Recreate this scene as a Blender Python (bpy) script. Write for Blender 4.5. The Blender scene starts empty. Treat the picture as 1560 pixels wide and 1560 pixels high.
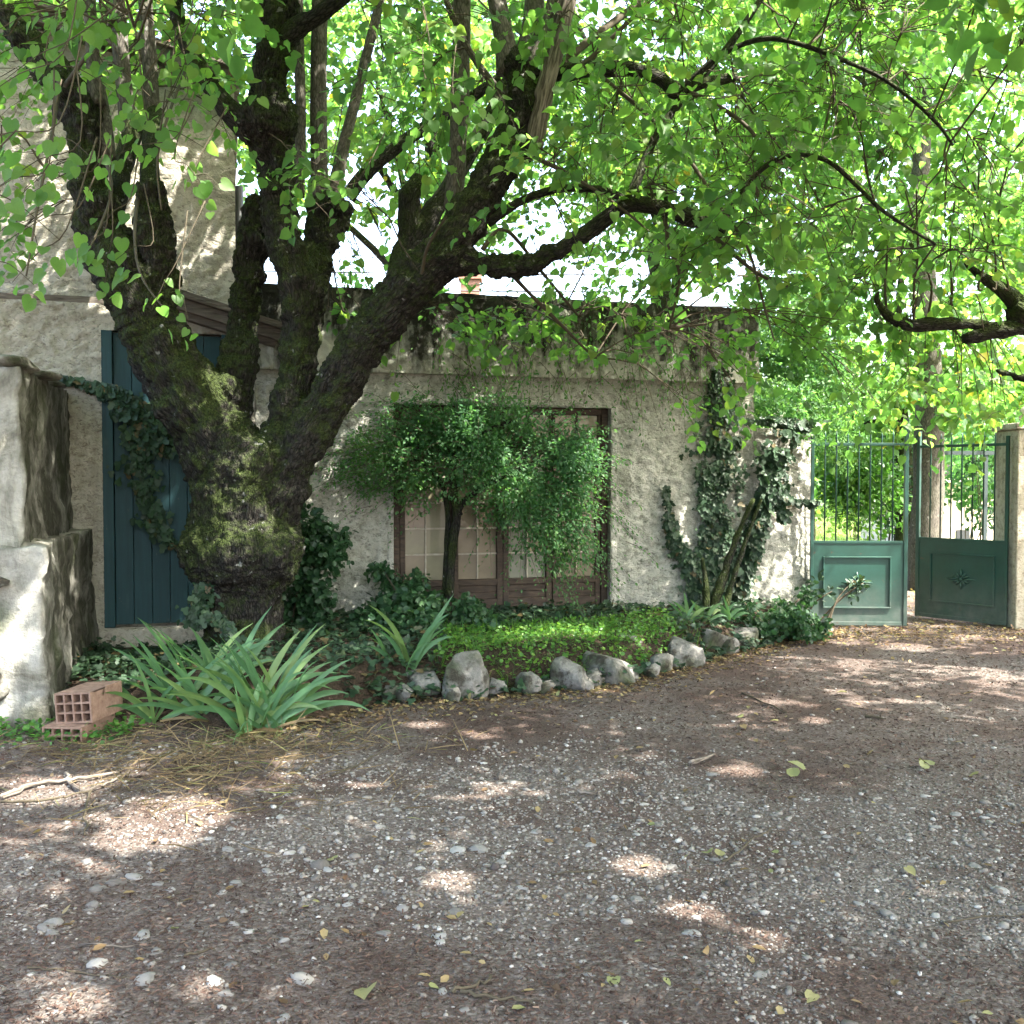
import bpy, math, random
import numpy as np
from mathutils import Vector, Matrix

random.seed(7)
RNG = np.random.default_rng(7)
SC = bpy.context.scene
COL = SC.collection
PI = math.pi
R = math.radians

# ------------------------------------------------------------------ camera, sky, sun, exposure
FPX, EYE, PITCH = 1531.0, 1.55, math.atan(48 / 1531.0)
cam_d = bpy.data.cameras.new('camera')
cam = bpy.data.objects.new('camera', cam_d)
COL.objects.link(cam)
cam.location = (0, 0, EYE)
cam.rotation_euler = (PI / 2 - PITCH, 0, 0)
cam_d.sensor_width = 36.0
cam_d.lens = 36.0 * FPX / 1560.0
cam_d.clip_start = 0.05
cam_d.clip_end = 2000
SC.camera = cam

SUN_EL = R(57)
SUN_H = Vector((0.86, -0.40, 0)).normalized()
SUN_DIR = Vector((SUN_H.x * math.cos(SUN_EL), SUN_H.y * math.cos(SUN_EL), math.sin(SUN_EL)))
world = bpy.data.worlds.new('World')
SC.world = world
world.use_nodes = True
wn = world.node_tree
wn.nodes.clear()
sky = wn.nodes.new('ShaderNodeTexSky')
sky.sky_type = 'NISHITA'
sky.sun_disc = False
sky.sun_elevation = SUN_EL
sky.sun_rotation = math.atan2(SUN_H.x, SUN_H.y)
sky.air_density = 1.0
sky.dust_density = 6.0
sky.ozone_density = 0.6
bg = wn.nodes.new('ShaderNodeBackground')
bg.inputs['Strength'].default_value = 0.15
wo = wn.nodes.new('ShaderNodeOutputWorld')
wn.links.new(sky.outputs[0], bg.inputs[0])
wn.links.new(bg.outputs[0], wo.inputs[0])

sun_d = bpy.data.lights.new('sun', 'SUN')
sun_d.energy = 2.8
sun_d.angle = R(0.53)
sun_d.color = (1.0, 0.95, 0.86)
sun = bpy.data.objects.new('sun', sun_d)
sun.rotation_euler = SUN_DIR.to_track_quat('Z', 'Y').to_euler()
sun.location = (8, -4, 14)
COL.objects.link(sun)

SC.view_settings.view_transform = 'Standard'
SC.view_settings.look = 'None'
SC.view_settings.gamma = 1.0
SC.view_settings.use_curve_mapping = False
SC.view_settings.exposure = 3.68
SC.cycles.use_denoising = True
SC.cycles.max_bounces = 8
SC.cycles.diffuse_bounces = 4
SC.cycles.glossy_bounces = 2
SC.cycles.transmission_bounces = 5
SC.cycles.transparent_max_bounces = 4
SC.cycles.caustics_reflective = False
SC.cycles.caustics_refractive = False
SC.cycles.sample_clamp_indirect = 6.0

# ------------------------------------------------------------------ places
CP, SP = math.cos(PITCH), math.sin(PITCH)


def at(px, py, D):
    """the point at depth D (metres along +Y) on the sight line through a point of the photograph"""
    x, y = (px - 780) / FPX, (780 - py) / FPX
    d = Vector((x, CP + y * SP, -SP + y * CP))
    return Vector((0, 0, EYE)) + d * (D / d.y)


def gnd(px, py, z=0.0):
    x, y = (px - 780) / FPX, (780 - py) / FPX
    d = Vector((x, CP + y * SP, -SP + y * CP))
    t = (z - EYE) / d.z
    return Vector((0, 0, EYE)) + d * t


TH = R(16)
F0 = Vector((0, 9.8, 0))
FM = Matrix.Translation(F0) @ Matrix.Rotation(TH, 4, 'Z')   # the facade: x along it, -y towards the yard


def fw(s, t, z):
    return FM @ Vector((s, t, z))


# ------------------------------------------------------------------ noise
def _hash(ix, iy, iz, seed):
    h = (ix * 374761393 + iy * 668265263 + iz * 2147483647 + seed * 1274126177) & 0xffffffff
    h = ((h ^ (h >> 13)) * 1274126177) & 0xffffffff
    h = ((h ^ (h >> 16)) * 2246822519) & 0xffffffff
    return ((h ^ (h >> 15)) & 0xffffff) / float(0xffffff)


def vnoise(P, seed=0):
    P = np.asarray(P, dtype=np.float64)
    f = np.floor(P)
    i = f.astype(np.int64)
    u = P - f
    u = u * u * (3 - 2 * u)
    r = 0
    for dx in (0, 1):
        wx = u[:, 0] if dx else 1 - u[:, 0]
        for dy in (0, 1):
            wy = u[:, 1] if dy else 1 - u[:, 1]
            for dz in (0, 1):
                wz = u[:, 2] if dz else 1 - u[:, 2]
                r = r + wx * wy * wz * _hash(i[:, 0] + dx, i[:, 1] + dy, i[:, 2] + dz, seed)
    return r


def fbm(P, seed=0, oct=3):
    P = np.asarray(P, dtype=np.float64)
    r, a, n = 0, 1.0, 0
    for k in range(oct):
        r = r + a * vnoise(P * (2.03 ** k) + 17.3 * k, seed + k)
        n += a
        a *= 0.5
    return r / n


# ------------------------------------------------------------------ objects
def put(o, label=None, cat=None, group=None, kind=None, parent=None):
    COL.objects.link(o)
    if parent is not None:
        o.parent = parent
    if label:
        o['label'] = label
    if cat:
        o['category'] = cat
    if group:
        o['group'] = group
    if kind:
        o['kind'] = kind
    return o


def empty(name, M=None, **k):
    o = bpy.data.objects.new(name, None)
    o.empty_display_size = 0.1
    if M is not None:
        o.matrix_world = M
    return put(o, **k)


def mesh_np(name, V, faces, mats, smooth=False, tint=None, vec=None):
    """faces: int array (n,k), or a list of polygons of mixed size"""
    me = bpy.data.meshes.new(name)
    V = np.asarray(V, dtype=np.float32)
    if isinstance(faces, np.ndarray):
        n, k = faces.shape
        me.vertices.add(len(V))
        me.vertices.foreach_set('co', V.ravel())
        me.loops.add(n * k)
        me.loops.foreach_set('vertex_index', faces.astype(np.int32).ravel())
        me.polygons.add(n)
        me.polygons.foreach_set('loop_start', np.arange(0, n * k, k, dtype=np.int32))
        me.update(calc_edges=True)
    else:
        me.from_pydata([tuple(map(float, v)) for v in V], [], faces)
        me.update()
    for m in (mats if isinstance(mats, (list, tuple)) else [mats]):
        me.materials.append(m)
    if smooth:
        me.polygons.foreach_set('use_smooth', np.ones(len(me.polygons), dtype=bool))
    if tint is not None:
        a = me.attributes.new('tint', 'FLOAT', 'POINT')
        a.data.foreach_set('value', np.asarray(tint, dtype=np.float32))
    if vec is not None:
        a = me.attributes.new('bark', 'FLOAT_VECTOR', 'POINT')
        a.data.foreach_set('vector', np.asarray(vec, dtype=np.float32).ravel())
    return me


def obj(name, me, **k):
    return put(bpy.data.objects.new(name, me), **k)


class MB:
    def __init__(s):
        s.v, s.f = [], []

    def poly(s, pts):
        n = len(s.v)
        s.v += [tuple(p) for p in pts]
        s.f.append(tuple(range(n, n + len(pts))))

    def hull8(s, p):
        n = len(s.v)
        s.v += [tuple(q) for q in p]
        for f in ((0, 3, 2, 1), (4, 5, 6, 7), (0, 1, 5, 4), (1, 2, 6, 5), (2, 3, 7, 6), (3, 0, 4, 7)):
            s.f.append(tuple(n + i for i in f))

    def box(s, x0, x1, y0, y1, z0, z1, M=None):
        p = [Vector(q) for q in ((x0, y0, z0), (x1, y0, z0), (x1, y1, z0), (x0, y1, z0), (x0, y0, z1), (x1, y0, z1), (x1, y1, z1), (x0, y1, z1))]
        if M is not None:
            p = [M @ q for q in p]
        s.hull8(p)
        return s

    def tube(s, pts, rad, n=8, cap=True):
        V, F = tube(pts, rad, n, cap)
        o = len(s.v)
        s.v += [tuple(v) for v in V]
        s.f += [tuple(o + i for i in f) for f in F]
        return s

    def build(s, name, mat, parent=None, bevel=0, smooth=False, **k):
        me = mesh_np(name, s.v, s.f, mat, smooth=smooth)
        o = obj(name, me, parent=parent, **k)
        if bevel:
            m = o.modifiers.new('bevel', 'BEVEL')
            m.width = bevel
            m.segments = 2
            m.limit_method = 'ANGLE'
        return o


def tube(pts, rad, n=8, cap=True):
    pts = [Vector(p) for p in pts]
    if not hasattr(rad, '__len__'):
        rad = [rad] * len(pts)
    V, F = [], []
    t0 = (pts[1] - pts[0]).normalized()
    up = t0.orthogonal().normalized()
    for i, p in enumerate(pts):
        t = (pts[min(i + 1, len(pts) - 1)] - pts[max(i - 1, 0)]).normalized()
        up = (up - t * up.dot(t)).normalized()
        sd = t.cross(up)
        for k in range(n):
            a = 2 * PI * k / n
            V.append(p + (up * math.cos(a) + sd * math.sin(a)) * rad[i])
    for i in range(len(pts) - 1):
        for k in range(n):
            F.append((i * n + k, i * n + (k + 1) % n, (i + 1) * n + (k + 1) % n, (i + 1) * n + k))
    if cap:
        F.append(tuple(reversed(range(n))))
        F.append(tuple(range((len(pts) - 1) * n, len(pts) * n)))
    return V, F


def curve(pts, rad, sub=4):
    """Catmull-Rom through the points, radii along"""
    P = [Vector(p) for p in pts]
    o, r = [], []
    for i in range(len(P) - 1):
        a, b, c, d = P[max(i - 1, 0)], P[i], P[i + 1], P[min(i + 2, len(P) - 1)]
        for k in range(sub):
            t = k / sub
            o.append(0.5 * ((2 * b) + (c - a) * t + (2 * a - 5 * b + 4 * c - d) * t * t + (3 * b - a - 3 * c + d) * t ** 3))
            r.append(rad[i] * (1 - t) + rad[i + 1] * t)
    o.append(P[-1])
    r.append(rad[-1])
    return o, r


# ------------------------------------------------------------------ materials
class NT:
    def __init__(s, name):
        s.m = bpy.data.materials.new(name)
        s.m.use_nodes = True
        s.t = s.m.node_tree
        s.t.nodes.clear()
        s.out = s.t.nodes.new('ShaderNodeOutputMaterial')

    def n(s, typ, _o=0, **k):
        nd = s.t.nodes.new('ShaderNode' + typ)
        for a, v in k.items():
            if a.startswith('i_'):
                key = a[2:].replace('_', ' ')
                key = int(key) if key.isdigit() else key
                s.set(nd.inputs[key], v)
            else:
                setattr(nd, a, v)
        return nd.outputs[_o]

    def set(s, inp, v):
        if isinstance(v, bpy.types.NodeSocket):
            s.t.links.new(v, inp)
        else:
            inp.default_value = v

    def ramp(s, fac, stops, interp='LINEAR'):
        nd = s.t.nodes.new('ShaderNodeValToRGB')
        e = nd.color_ramp.elements
        nd.color_ramp.interpolation = interp
        while len(e) < len(stops):
            e.new(0.5)
        for el, (p, c) in zip(e, stops):
            el.position = p
            el.color = (c, c, c, 1) if not hasattr(c, '__len__') else (*c, 1)
        s.set(nd.inputs[0], fac)
        return nd.outputs[0]

    def mix(s, fac, a, b, typ='MIX'):
        nd = s.t.nodes.new('ShaderNodeMix')
        nd.data_type = 'RGBA'
        nd.blend_type = typ
        s.set(nd.inputs[0], fac)
        for i, v in ((6, a), (7, b)):
            s.set(nd.inputs[i], (*v, 1) if isinstance(v, tuple) and len(v) == 3 else v)
        return nd.outputs[2]

    def math(s, op, a, b=0.0):
        return s.n('Math', operation=op, i_0=a, i_1=b)

    def coord(s, which='Object', scale=(1, 1, 1)):
        c = s.t.nodes.new('ShaderNodeTexCoord').outputs[which]
        return s.n('Mapping', i_0=c, i_3=scale)

    def noise(s, vec, scale, detail=4.0, rough=0.55, dist=0.0):
        return s.n('TexNoise', i_Vector=vec, i_Scale=scale, i_Detail=detail, i_Roughness=rough, i_Distortion=dist)

    def bump(s, h, strength=0.5, dist=0.01, normal=None):
        nd = s.t.nodes.new('ShaderNodeBump')
        s.set(nd.inputs['Strength'], strength)
        s.set(nd.inputs['Distance'], dist)
        s.set(nd.inputs['Height'], h)
        if normal is not None:
            s.set(nd.inputs['Normal'], normal)
        return nd.outputs[0]

    def finish(s, color, rough=0.8, spec=0.3, normal=None, **k):
        nd = s.t.nodes.new('ShaderNodeBsdfPrincipled')
        s.set(nd.inputs['Base Color'], (*color, 1) if isinstance(color, tuple) and len(color) == 3 else color)
        s.set(nd.inputs['Roughness'], rough)
        s.set(nd.inputs['Specular IOR Level'], spec)
        if normal is not None:
            s.set(nd.inputs['Normal'], normal)
        for a, v in k.items():
            s.set(nd.inputs[a.replace('_', ' ')], v)
        s.t.links.new(nd.outputs[0], s.out.inputs[0])
        return s.m


def leaf_mat(name, stops, trans=0.45, tcol=1.6, rough=0.42, spec=0.35):
    """stops: colours along each leaf's own tint; the light that comes through is yellower than the light thrown back"""
    s = NT(name)
    ti = s.n('Attribute', 2, attribute_name='tint')
    c = s.ramp(ti, stops)
    v = s.noise(s.coord('Object'), 22.0, 2.0)
    c = s.mix(0.35, c, s.ramp(v, [(0.3, 0.55), (0.7, 1.0)]), 'MULTIPLY')
    p = s.t.nodes.new('ShaderNodeBsdfPrincipled')
    s.set(p.inputs['Base Color'], c)
    s.set(p.inputs['Roughness'], rough)
    s.set(p.inputs['Specular IOR Level'], spec)
    tr = s.t.nodes.new('ShaderNodeBsdfTranslucent')
    s.set(tr.inputs[0], s.mix(1.0, c, (1.04 * tcol, 1.10 * tcol, 0.60 * tcol), 'MULTIPLY'))
    mx = s.t.nodes.new('ShaderNodeMixShader')
    mx.inputs[0].default_value = trans
    s.t.links.new(p.outputs[0], mx.inputs[1])
    s.t.links.new(tr.outputs[0], mx.inputs[2])
    s.t.links.new(mx.outputs[0], s.out.inputs[0])
    return s.m


def stucco(name, base, dark, scale=1.0, bump=0.6, streak=0.5):
    s = NT(name)
    c = s.coord('Object')
    big = s.noise(c, 1.1 * scale, 5.0, 0.6, 0.6)
    st = s.noise(s.coord('Object', (7, 7, 0.7)), 1.0, 4.0, 0.6)
    fine = s.noise(c, 55.0, 3.0, 0.7)
    mid = s.noise(c, 16.0, 4.0, 0.65)
    col = s.mix(s.ramp(big, [(0.38, 0.0), (0.68, 1.0)]), base, tuple(0.80 * a for a in base))
    col = s.mix(s.math('MULTIPLY', s.ramp(st, [(0.5, 0.0), (0.75, 1.0)]), streak), col, dark)
    col = s.mix(s.ramp(mid, [(0.32, 0.65), (0.50, 0.0)]), col, dark)  # hollows darkened in the colour to emphasise the relief
    pit = s.noise(s.coord('Object', (1, 1, 1.7)), 24.0, 3.0, 0.6, 0.8)
    col = s.mix(s.math('MULTIPLY', s.ramp(pit, [(0.34, 0.6), (0.44, 0.0)]), min(1.0, bump)), col, tuple(0.55 * a for a in dark))  # dark specks in the low spots: relief shade put into the colour
    col = s.mix(0.3, col, s.ramp(fine, [(0.3, 0.6), (0.7, 1.0)]), 'MULTIPLY')
    h = s.math('ADD', s.math('MULTIPLY', s.math('ADD', mid, pit), 0.8), s.math('MULTIPLY', fine, 0.35))
    return s.finish(col, 0.92, 0.15, s.bump(h, bump, 0.02))


def build_mats():
    M = {}
    M['stucco'] = stucco('roughcast', (0.42, 0.415, 0.36), (0.13, 0.135, 0.10), 1.0, 1.0)
    M['stucco_house'] = stucco('old_render', (0.39, 0.365, 0.30), (0.18, 0.16, 0.12), 1.4, 1.0)
    M['stucco_pier'] = stucco('pier_render', (0.44, 0.40, 0.31), (0.14, 0.11, 0.07), 2.2, 0.6, 0.9)
    M['cream'] = stucco('cream_render', (0.72, 0.62, 0.50), (0.5, 0.42, 0.33), 0.5, 0.2, 0.2)
    # parapet: the same roughcast under black algae that runs down from the top
    s = NT('algae_roughcast')
    c = s.coord('Object')
    z = s.n('SeparateXYZ', 2, i_0=c)
    st = s.noise(s.coord('Object', (9, 9, 1.3)), 1.0, 5.0, 0.65, 0.5)
    blot = s.noise(c, 3.0, 5.0, 0.7, 0.4)
    mid = s.noise(c, 18.0, 4.0, 0.7)
    k = s.math('ADD', s.math('MULTIPLY', s.math('SUBTRACT', z, 2.6), 0.5), s.math('ADD', s.math('MULTIPLY', st, 0.9), s.math('MULTIPLY', blot, 0.8)))
    dk = s.ramp(s.math('SUBTRACT', k, 0.10), [(0.76, 0.0), (1.0, 1.0)])
    col = s.mix(dk, (0.36, 0.36, 0.31), (0.03, 0.03, 0.024))
    gr = s.ramp(s.noise(c, 1.7, 3.0), [(0.5, 0.0), (0.7, 0.6)])
    col = s.mix(gr, col, (0.07, 0.09, 0.04))
    M['parapet'] = s.finish(col, 0.95, 0.1, s.bump(mid, 0.9, 0.03))
    # old stone wall: worn lime plaster, green-black stains; right side's shade put into the colour
    s = NT('mossy_plaster')
    c = s.coord('Object')
    blot = s.noise(c, 1.6, 6.0, 0.62, 0.8)
    st = s.noise(s.coord('Object', (4.5, 4.5, 1.5)), 1.0, 6.0, 0.7, 1.2)
    fine = s.noise(c, 30.0, 5.0, 0.7)
    col = s.mix(s.ramp(blot, [(0.35, 0.0), (0.6, 1.0)]), (0.37, 0.36, 0.32), (0.20, 0.19, 0.16))
    nx = s.n('SeparateXYZ', 0, i_0=s.t.nodes.new('ShaderNodeTexCoord').outputs['Normal'])
    stain_shade = s.math('ADD', s.math('MULTIPLY', s.ramp(nx, [(-0.3, 0.0), (1.0, 1.0)]), 0.14), s.math('MULTIPLY', s.math('ADD', st, blot), 0.55))  # darker where the normal faces right: side shade in the colour, plus stains
    col = s.mix(s.ramp(stain_shade, [(0.52, 0.0), (0.74, 0.95)]), col, (0.035, 0.035, 0.025))
    gm = s.ramp(s.noise(c, 2.6, 4.0), [(0.54, 0.0), (0.70, 0.7)])
    col = s.mix(gm, col, (0.045, 0.055, 0.024))
    col = s.mix(0.4, col, s.ramp(fine, [(0.25, 0.5), (0.7, 1.1)]), 'MULTIPLY')
    M['mossy'] = s.finish(col, 0.95, 0.12, s.bump(s.math('ADD', fine, s.math('MULTIPLY', blot, 1.5)), 0.7, 0.025))
    # bark: fissured along the limb, moss on what faces up, pale lichen
    for nm, b0, b1, moss in (('bark', (0.010, 0.0095, 0.0085), (0.062, 0.056, 0.048), 1.0), ('bark_shoot', (0.045, 0.04, 0.034), (0.15, 0.135, 0.115), 0.25)):
        s = NT(nm)
        b = s.n('Attribute', 1, attribute_name='bark')
        c = s.coord('Object')
        bs = s.n('Mapping', i_0=b, i_3=(1, 1, 0.3))
        fis0 = s.noise(bs, 34.0, 5.0, 0.65, 0.6)
        wob = s.n('VectorMath', operation='ADD', i_0=bs, i_1=s.n('VectorMath', operation='SCALE', i_0=s.n('TexNoise', 1, i_Vector=bs, i_Scale=30.0, i_Detail=3.0), i_3=0.02))
        vo = s.t.nodes.new('ShaderNodeTexVoronoi')
        vo.feature = 'DISTANCE_TO_EDGE'
        s.set(vo.inputs['Vector'], wob)
        s.set(vo.inputs['Scale'], 52.0)
        crack = s.ramp(vo.outputs['Distance'], [(0.02, 0.0), (0.22, 1.0)])
        fis = s.math('ADD', s.math('MULTIPLY', fis0, 0.75), s.math('MULTIPLY', crack, 0.24))
        lump = s.noise(c, 6.0, 4.0, 0.6)
        fine = s.noise(c, 70.0, 3.0, 0.7)
        col = s.mix(s.ramp(fis, [(0.34, 0.0), (0.80, 1.0)]), b0, b1)
        nz = s.n('SeparateXYZ', 2, i_0=s.n('NewGeometry', 1))
        mk = s.math('ADD', s.math('MULTIPLY', nz, 0.17), s.math('ADD', s.math('MULTIPLY', s.noise(c, 3.2, 5.0, 0.65, 0.5), 0.8), s.math('MULTIPLY', s.noise(c, 28.0, 3.0, 0.7), 0.2)))
        mossc = s.mix(s.ramp(fine, [(0.35, 0.0), (0.65, 1.0)]), (0.010, 0.015, 0.005), (0.052, 0.072, 0.018))
        col = s.mix(s.math('MULTIPLY', s.ramp(mk, [(0.42, 0.0), (0.60, 0.92)]), moss), col, mossc)
        li = s.ramp(s.noise(c, 15.0, 3.0, 0.5), [(0.67, 0.0), (0.72, 0.8)])
        col = s.mix(li, col, (0.22, 0.22, 0.20))
        h = s.math('ADD', s.math('MULTIPLY', fis, 1.0), s.math('ADD', s.math('MULTIPLY', lump, 0.5), s.math('MULTIPLY', fine, 0.3)))
        M[nm] = s.finish(col, 0.93, 0.15, s.bump(h, 1.0, 0.04 if moss > 0.5 else 0.008))
    s = NT('dead_wood')
    b = s.n('Attribute', 1, attribute_name='bark')
    fis = s.noise(s.n('Mapping', i_0=b, i_3=(1, 1, 0.1)), 60.0, 4.0, 0.6)
    M['deadwood'] = s.finish(s.mix(s.ramp(fis, [(0.4, 0.0), (0.62, 1.0)]), (0.055, 0.045, 0.036), (0.20, 0.17, 0.14)), 0.9, 0.15, s.bump(fis, 0.6, 0.01))
    s = NT('twig_bark')
    M['twig'] = s.finish(s.mix(s.noise(s.coord('Object'), 9.0), (0.03, 0.024, 0.016), (0.085, 0.07, 0.045)), 0.85, 0.2)
    # leaves
    M['linden'] = leaf_mat('linden_leaf', [(0.0, (0.055, 0.130, 0.046)), (0.45, (0.080, 0.165, 0.046)), (0.95, (0.11, 0.195, 0.046)), (1.0, (0.14, 0.20, 0.045))], 0.58, 2.35, 0.5, 0.3)
    M['sunleaf'] = leaf_mat('garden_tree_leaf', [(0.0, (0.055, 0.13, 0.042)), (0.5, (0.078, 0.168, 0.045)), (0.95, (0.14, 0.21, 0.032)), (1.0, (0.22, 0.19, 0.03))], 0.55, 2.2)
    M['shrubleaf'] = leaf_mat('shrub_leaf', [(0.0, (0.045, 0.12, 0.050)), (0.6, (0.070, 0.165, 0.062)), (1.0, (0.11, 0.21, 0.065))], 0.5, 1.9, 0.5, 0.3)
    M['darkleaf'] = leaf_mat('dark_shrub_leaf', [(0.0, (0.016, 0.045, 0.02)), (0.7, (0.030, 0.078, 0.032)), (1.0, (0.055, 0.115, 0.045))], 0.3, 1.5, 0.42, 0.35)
    M['ivy'] = leaf_mat('ivy_leaf', [(0.0, (0.018, 0.035, 0.018)), (0.6, (0.028, 0.06, 0.03)), (0.9, (0.045, 0.085, 0.04)), (1.0, (0.09, 0.07, 0.03))], 0.2, 1.4, 0.5, 0.3)
    M['iris'] = leaf_mat('iris_leaf', [(0.0, (0.065, 0.15, 0.07)), (0.6, (0.095, 0.195, 0.08)), (1.0, (0.17, 0.235, 0.07))], 0.35, 1.5, 0.45, 0.4)
    M['cover'] = leaf_mat('ground_cover_leaf', [(0.0, (0.035, 0.10, 0.028)), (0.6, (0.07, 0.18, 0.03)), (1.0, (0.13, 0.24, 0.03))], 0.4, 1.5)
    M['straw'] = leaf_mat('dry_straw', [(0.0, (0.07, 0.048, 0.028)), (0.6, (0.19, 0.14, 0.075)), (1.0, (0.13, 0.16, 0.055))], 0.2, 1.0, 0.7, 0.2)
    M['fallen'] = leaf_mat('fallen_leaf', [(0.0, (0.08, 0.045, 0.026)), (0.45, (0.18, 0.12, 0.06)), (0.85, (0.27, 0.205, 0.10)), (1.0, (0.20, 0.21, 0.09))], 0.25, 1.0, 0.6, 0.25)
    s = NT('litter_flake')
    ti = s.n('Attribute', 2, attribute_name='tint')
    M['litter'] = s.finish(s.ramp(ti, [(0.0, (0.026, 0.017, 0.013)), (0.6, (0.078, 0.048, 0.037)), (0.9, (0.17, 0.12, 0.09)), (1.0, (0.33, 0.25, 0.17))]), 0.9, 0.15)
    s = NT('gravel_stone')
    ti = s.n('Attribute', 2, attribute_name='tint')
    fn = s.noise(s.coord('Object'), 90.0, 3.0, 0.7)
    col = s.ramp(ti, [(0.0, (0.05, 0.042, 0.038)), (0.35, (0.125, 0.110, 0.095)), (0.8, (0.235, 0.215, 0.19)), (1.0, (0.36, 0.34, 0.31))])
    M['gravel'] = s.finish(s.mix(0.4, col, s.ramp(fn, [(0.3, 0.5), (0.7, 1.1)]), 'MULTIPLY'), 0.85, 0.25)
    s = NT('loose_stone')
    c = s.coord('Object')
    rnd = s.n('ObjectInfo', 5)
    fn = s.noise(c, 40.0, 4.0, 0.7)
    col = s.ramp(rnd, [(0.0, (0.10, 0.088, 0.078)), (0.5, (0.18, 0.172, 0.16)), (1.0, (0.27, 0.26, 0.245))])
    col = s.mix(0.5, col, s.ramp(fn, [(0.25, 0.45), (0.7, 1.1)]), 'MULTIPLY')
    M['stone'] = s.finish(col, 0.85, 0.25, s.bump(fn, 0.5, 0.01))
    s = NT('border_stone')
    c = s.coord('Object')
    a, b = s.noise(c, 5.0, 5.0, 0.65), s.noise(c, 28.0, 4.0, 0.7)
    col = s.mix(s.ramp(a, [(0.38, 0.0), (0.62, 1.0)]), (0.21, 0.20, 0.18), (0.10, 0.096, 0.08))
    col = s.mix(s.ramp(s.noise(c, 3.1, 4.0), [(0.48, 0.0), (0.64, 0.8)]), col, (0.04, 0.055, 0.02))
    col = s.mix(s.ramp(s.noise(c, 9.0, 4.0, 0.7), [(0.52, 0.0), (0.62, 0.85)]), col, (0.035, 0.03, 0.022))
    col = s.mix(0.7, col, s.ramp(b, [(0.25, 0.35), (0.7, 1.1)]), 'MULTIPLY')
    M['border'] = s.finish(col, 0.9, 0.2, s.bump(s.math('ADD', a, b), 0.8, 0.02))
    # ground: gravel trodden into brown soil
    s = NT('gravel_drive')
    c = s.coord('Object')
    patch = s.noise(c, 0.9, 6.0, 0.65, 0.4)
    vo = s.t.nodes.new('ShaderNodeTexVoronoi')
    s.set(vo.inputs['Vector'], c)
    s.set(vo.inputs['Scale'], 75.0)
    cell = s.ramp(vo.outputs['Color'], [(0.0, (0.065, 0.052, 0.044)), (0.7, (0.15, 0.13, 0.115)), (1.0, (0.30, 0.28, 0.255))])
    fine = s.noise(c, 130.0, 4.0, 0.75)
    soil = s.mix(s.ramp(fine, [(0.35, 0.0), (0.65, 1.0)]), (0.040, 0.028, 0.023), (0.115, 0.084, 0.070))
    col = s.mix(s.ramp(patch, [(0.40, 0.0), (0.62, 0.85)]), soil, cell)
    M['ground'] = s.finish(col, 0.95, 0.12, s.bump(s.math('ADD', fine, s.math('MULTIPLY', vo.outputs['Distance'], -1.2)), 0.8, 0.012))
    s = NT('bed_soil')
    c = s.coord('Object')
    fine = s.noise(c, 60.0, 5.0, 0.75)
    M['soil'] = s.finish(s.mix(s.ramp(fine, [(0.35, 0.0), (0.7, 1.0)]), (0.014, 0.011, 0.008), (0.07, 0.05, 0.034)), 0.95, 0.1, s.bump(fine, 0.9, 0.02))
    s = NT('lawn')
    c = s.coord('Object')
    M['lawn'] = s.finish(s.mix(s.noise(c, 3.0, 6.0, 0.7), (0.05, 0.085, 0.02), (0.17, 0.19, 0.06)), 0.95, 0.1, s.bump(s.noise(c, 90.0), 1.0, 0.03))
    # wood and paint
    s = NT('teal_paint')
    c = s.coord('Object', (22, 22, 1.2))
    g = s.noise(c, 2.0, 5.0, 0.65)
    w = s.ramp(s.noise(s.coord('Object', (5, 5, 1.5)), 2.0, 5.0, 0.7), [(0.62, 0.0), (0.78, 0.55)])
    col = s.mix(s.ramp(g, [(0.3, 0.0), (0.7, 1.0)]), (0.004, 0.027, 0.031), (0.009, 0.044, 0.050))
    col = s.mix(w, col, (0.035, 0.07, 0.075))
    chip = s.ramp(s.noise(s.coord('Object', (16, 16, 5)), 2.2, 5.0, 0.75), [(0.66, 0.0), (0.70, 0.8)])
    col = s.mix(chip, col, (0.10, 0.095, 0.08))
    M['teal'] = s.finish(col, 0.62, 0.35, s.bump(g, 0.35, 0.006))
    s = NT('brown_stained_wood')
    g = s.noise(s.coord('Object', (3, 14, 14)), 3.0, 5.0, 0.65, 0.3)
    M['wood'] = s.finish(s.mix(s.ramp(g, [(0.3, 0.0), (0.7, 1.0)]), (0.016, 0.011, 0.008), (0.078, 0.052, 0.035)), 0.7, 0.3, s.bump(g, 0.4, 0.006))
    s = NT('weathered_timber')
    g = s.noise(s.coord('Object', (2, 20, 20)), 2.5, 5.0, 0.65, 0.3)
    M['timber'] = s.finish(s.mix(s.ramp(g, [(0.3, 0.0), (0.7, 1.0)]), (0.05, 0.042, 0.034), (0.17, 0.145, 0.12)), 0.9, 0.15, s.bump(g, 0.6, 0.01))
    s = NT('putty_bar')
    M['muntin'] = s.finish(s.mix(s.noise(s.coord('Object'), 25.0, 4.0), (0.20, 0.165, 0.12), (0.50, 0.45, 0.37)), 0.8, 0.2)
    for k, cc in enumerate(((0.20, 0.18, 0.11), (0.20, 0.155, 0.10), (0.19, 0.19, 0.145), (0.17, 0.14, 0.08))):
        s = NT('papered_pane')
        d = s.noise(s.coord('Object'), 4.0, 5.0, 0.65)
        M['pane%d' % k] = s.finish(s.mix(s.ramp(d, [(0.35, 0.0), (0.65, 1.0)]), tuple(0.75 * x for x in cc), cc), 0.45, 0.4, None, Coat_Weight=0.6, Coat_Roughness=0.06)
    s = NT('green_gate_paint')
    c = s.coord('Object')
    g = s.noise(c, 4.0, 5.0, 0.7)
    z = s.n('SeparateXYZ', 2, i_0=c)
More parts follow.
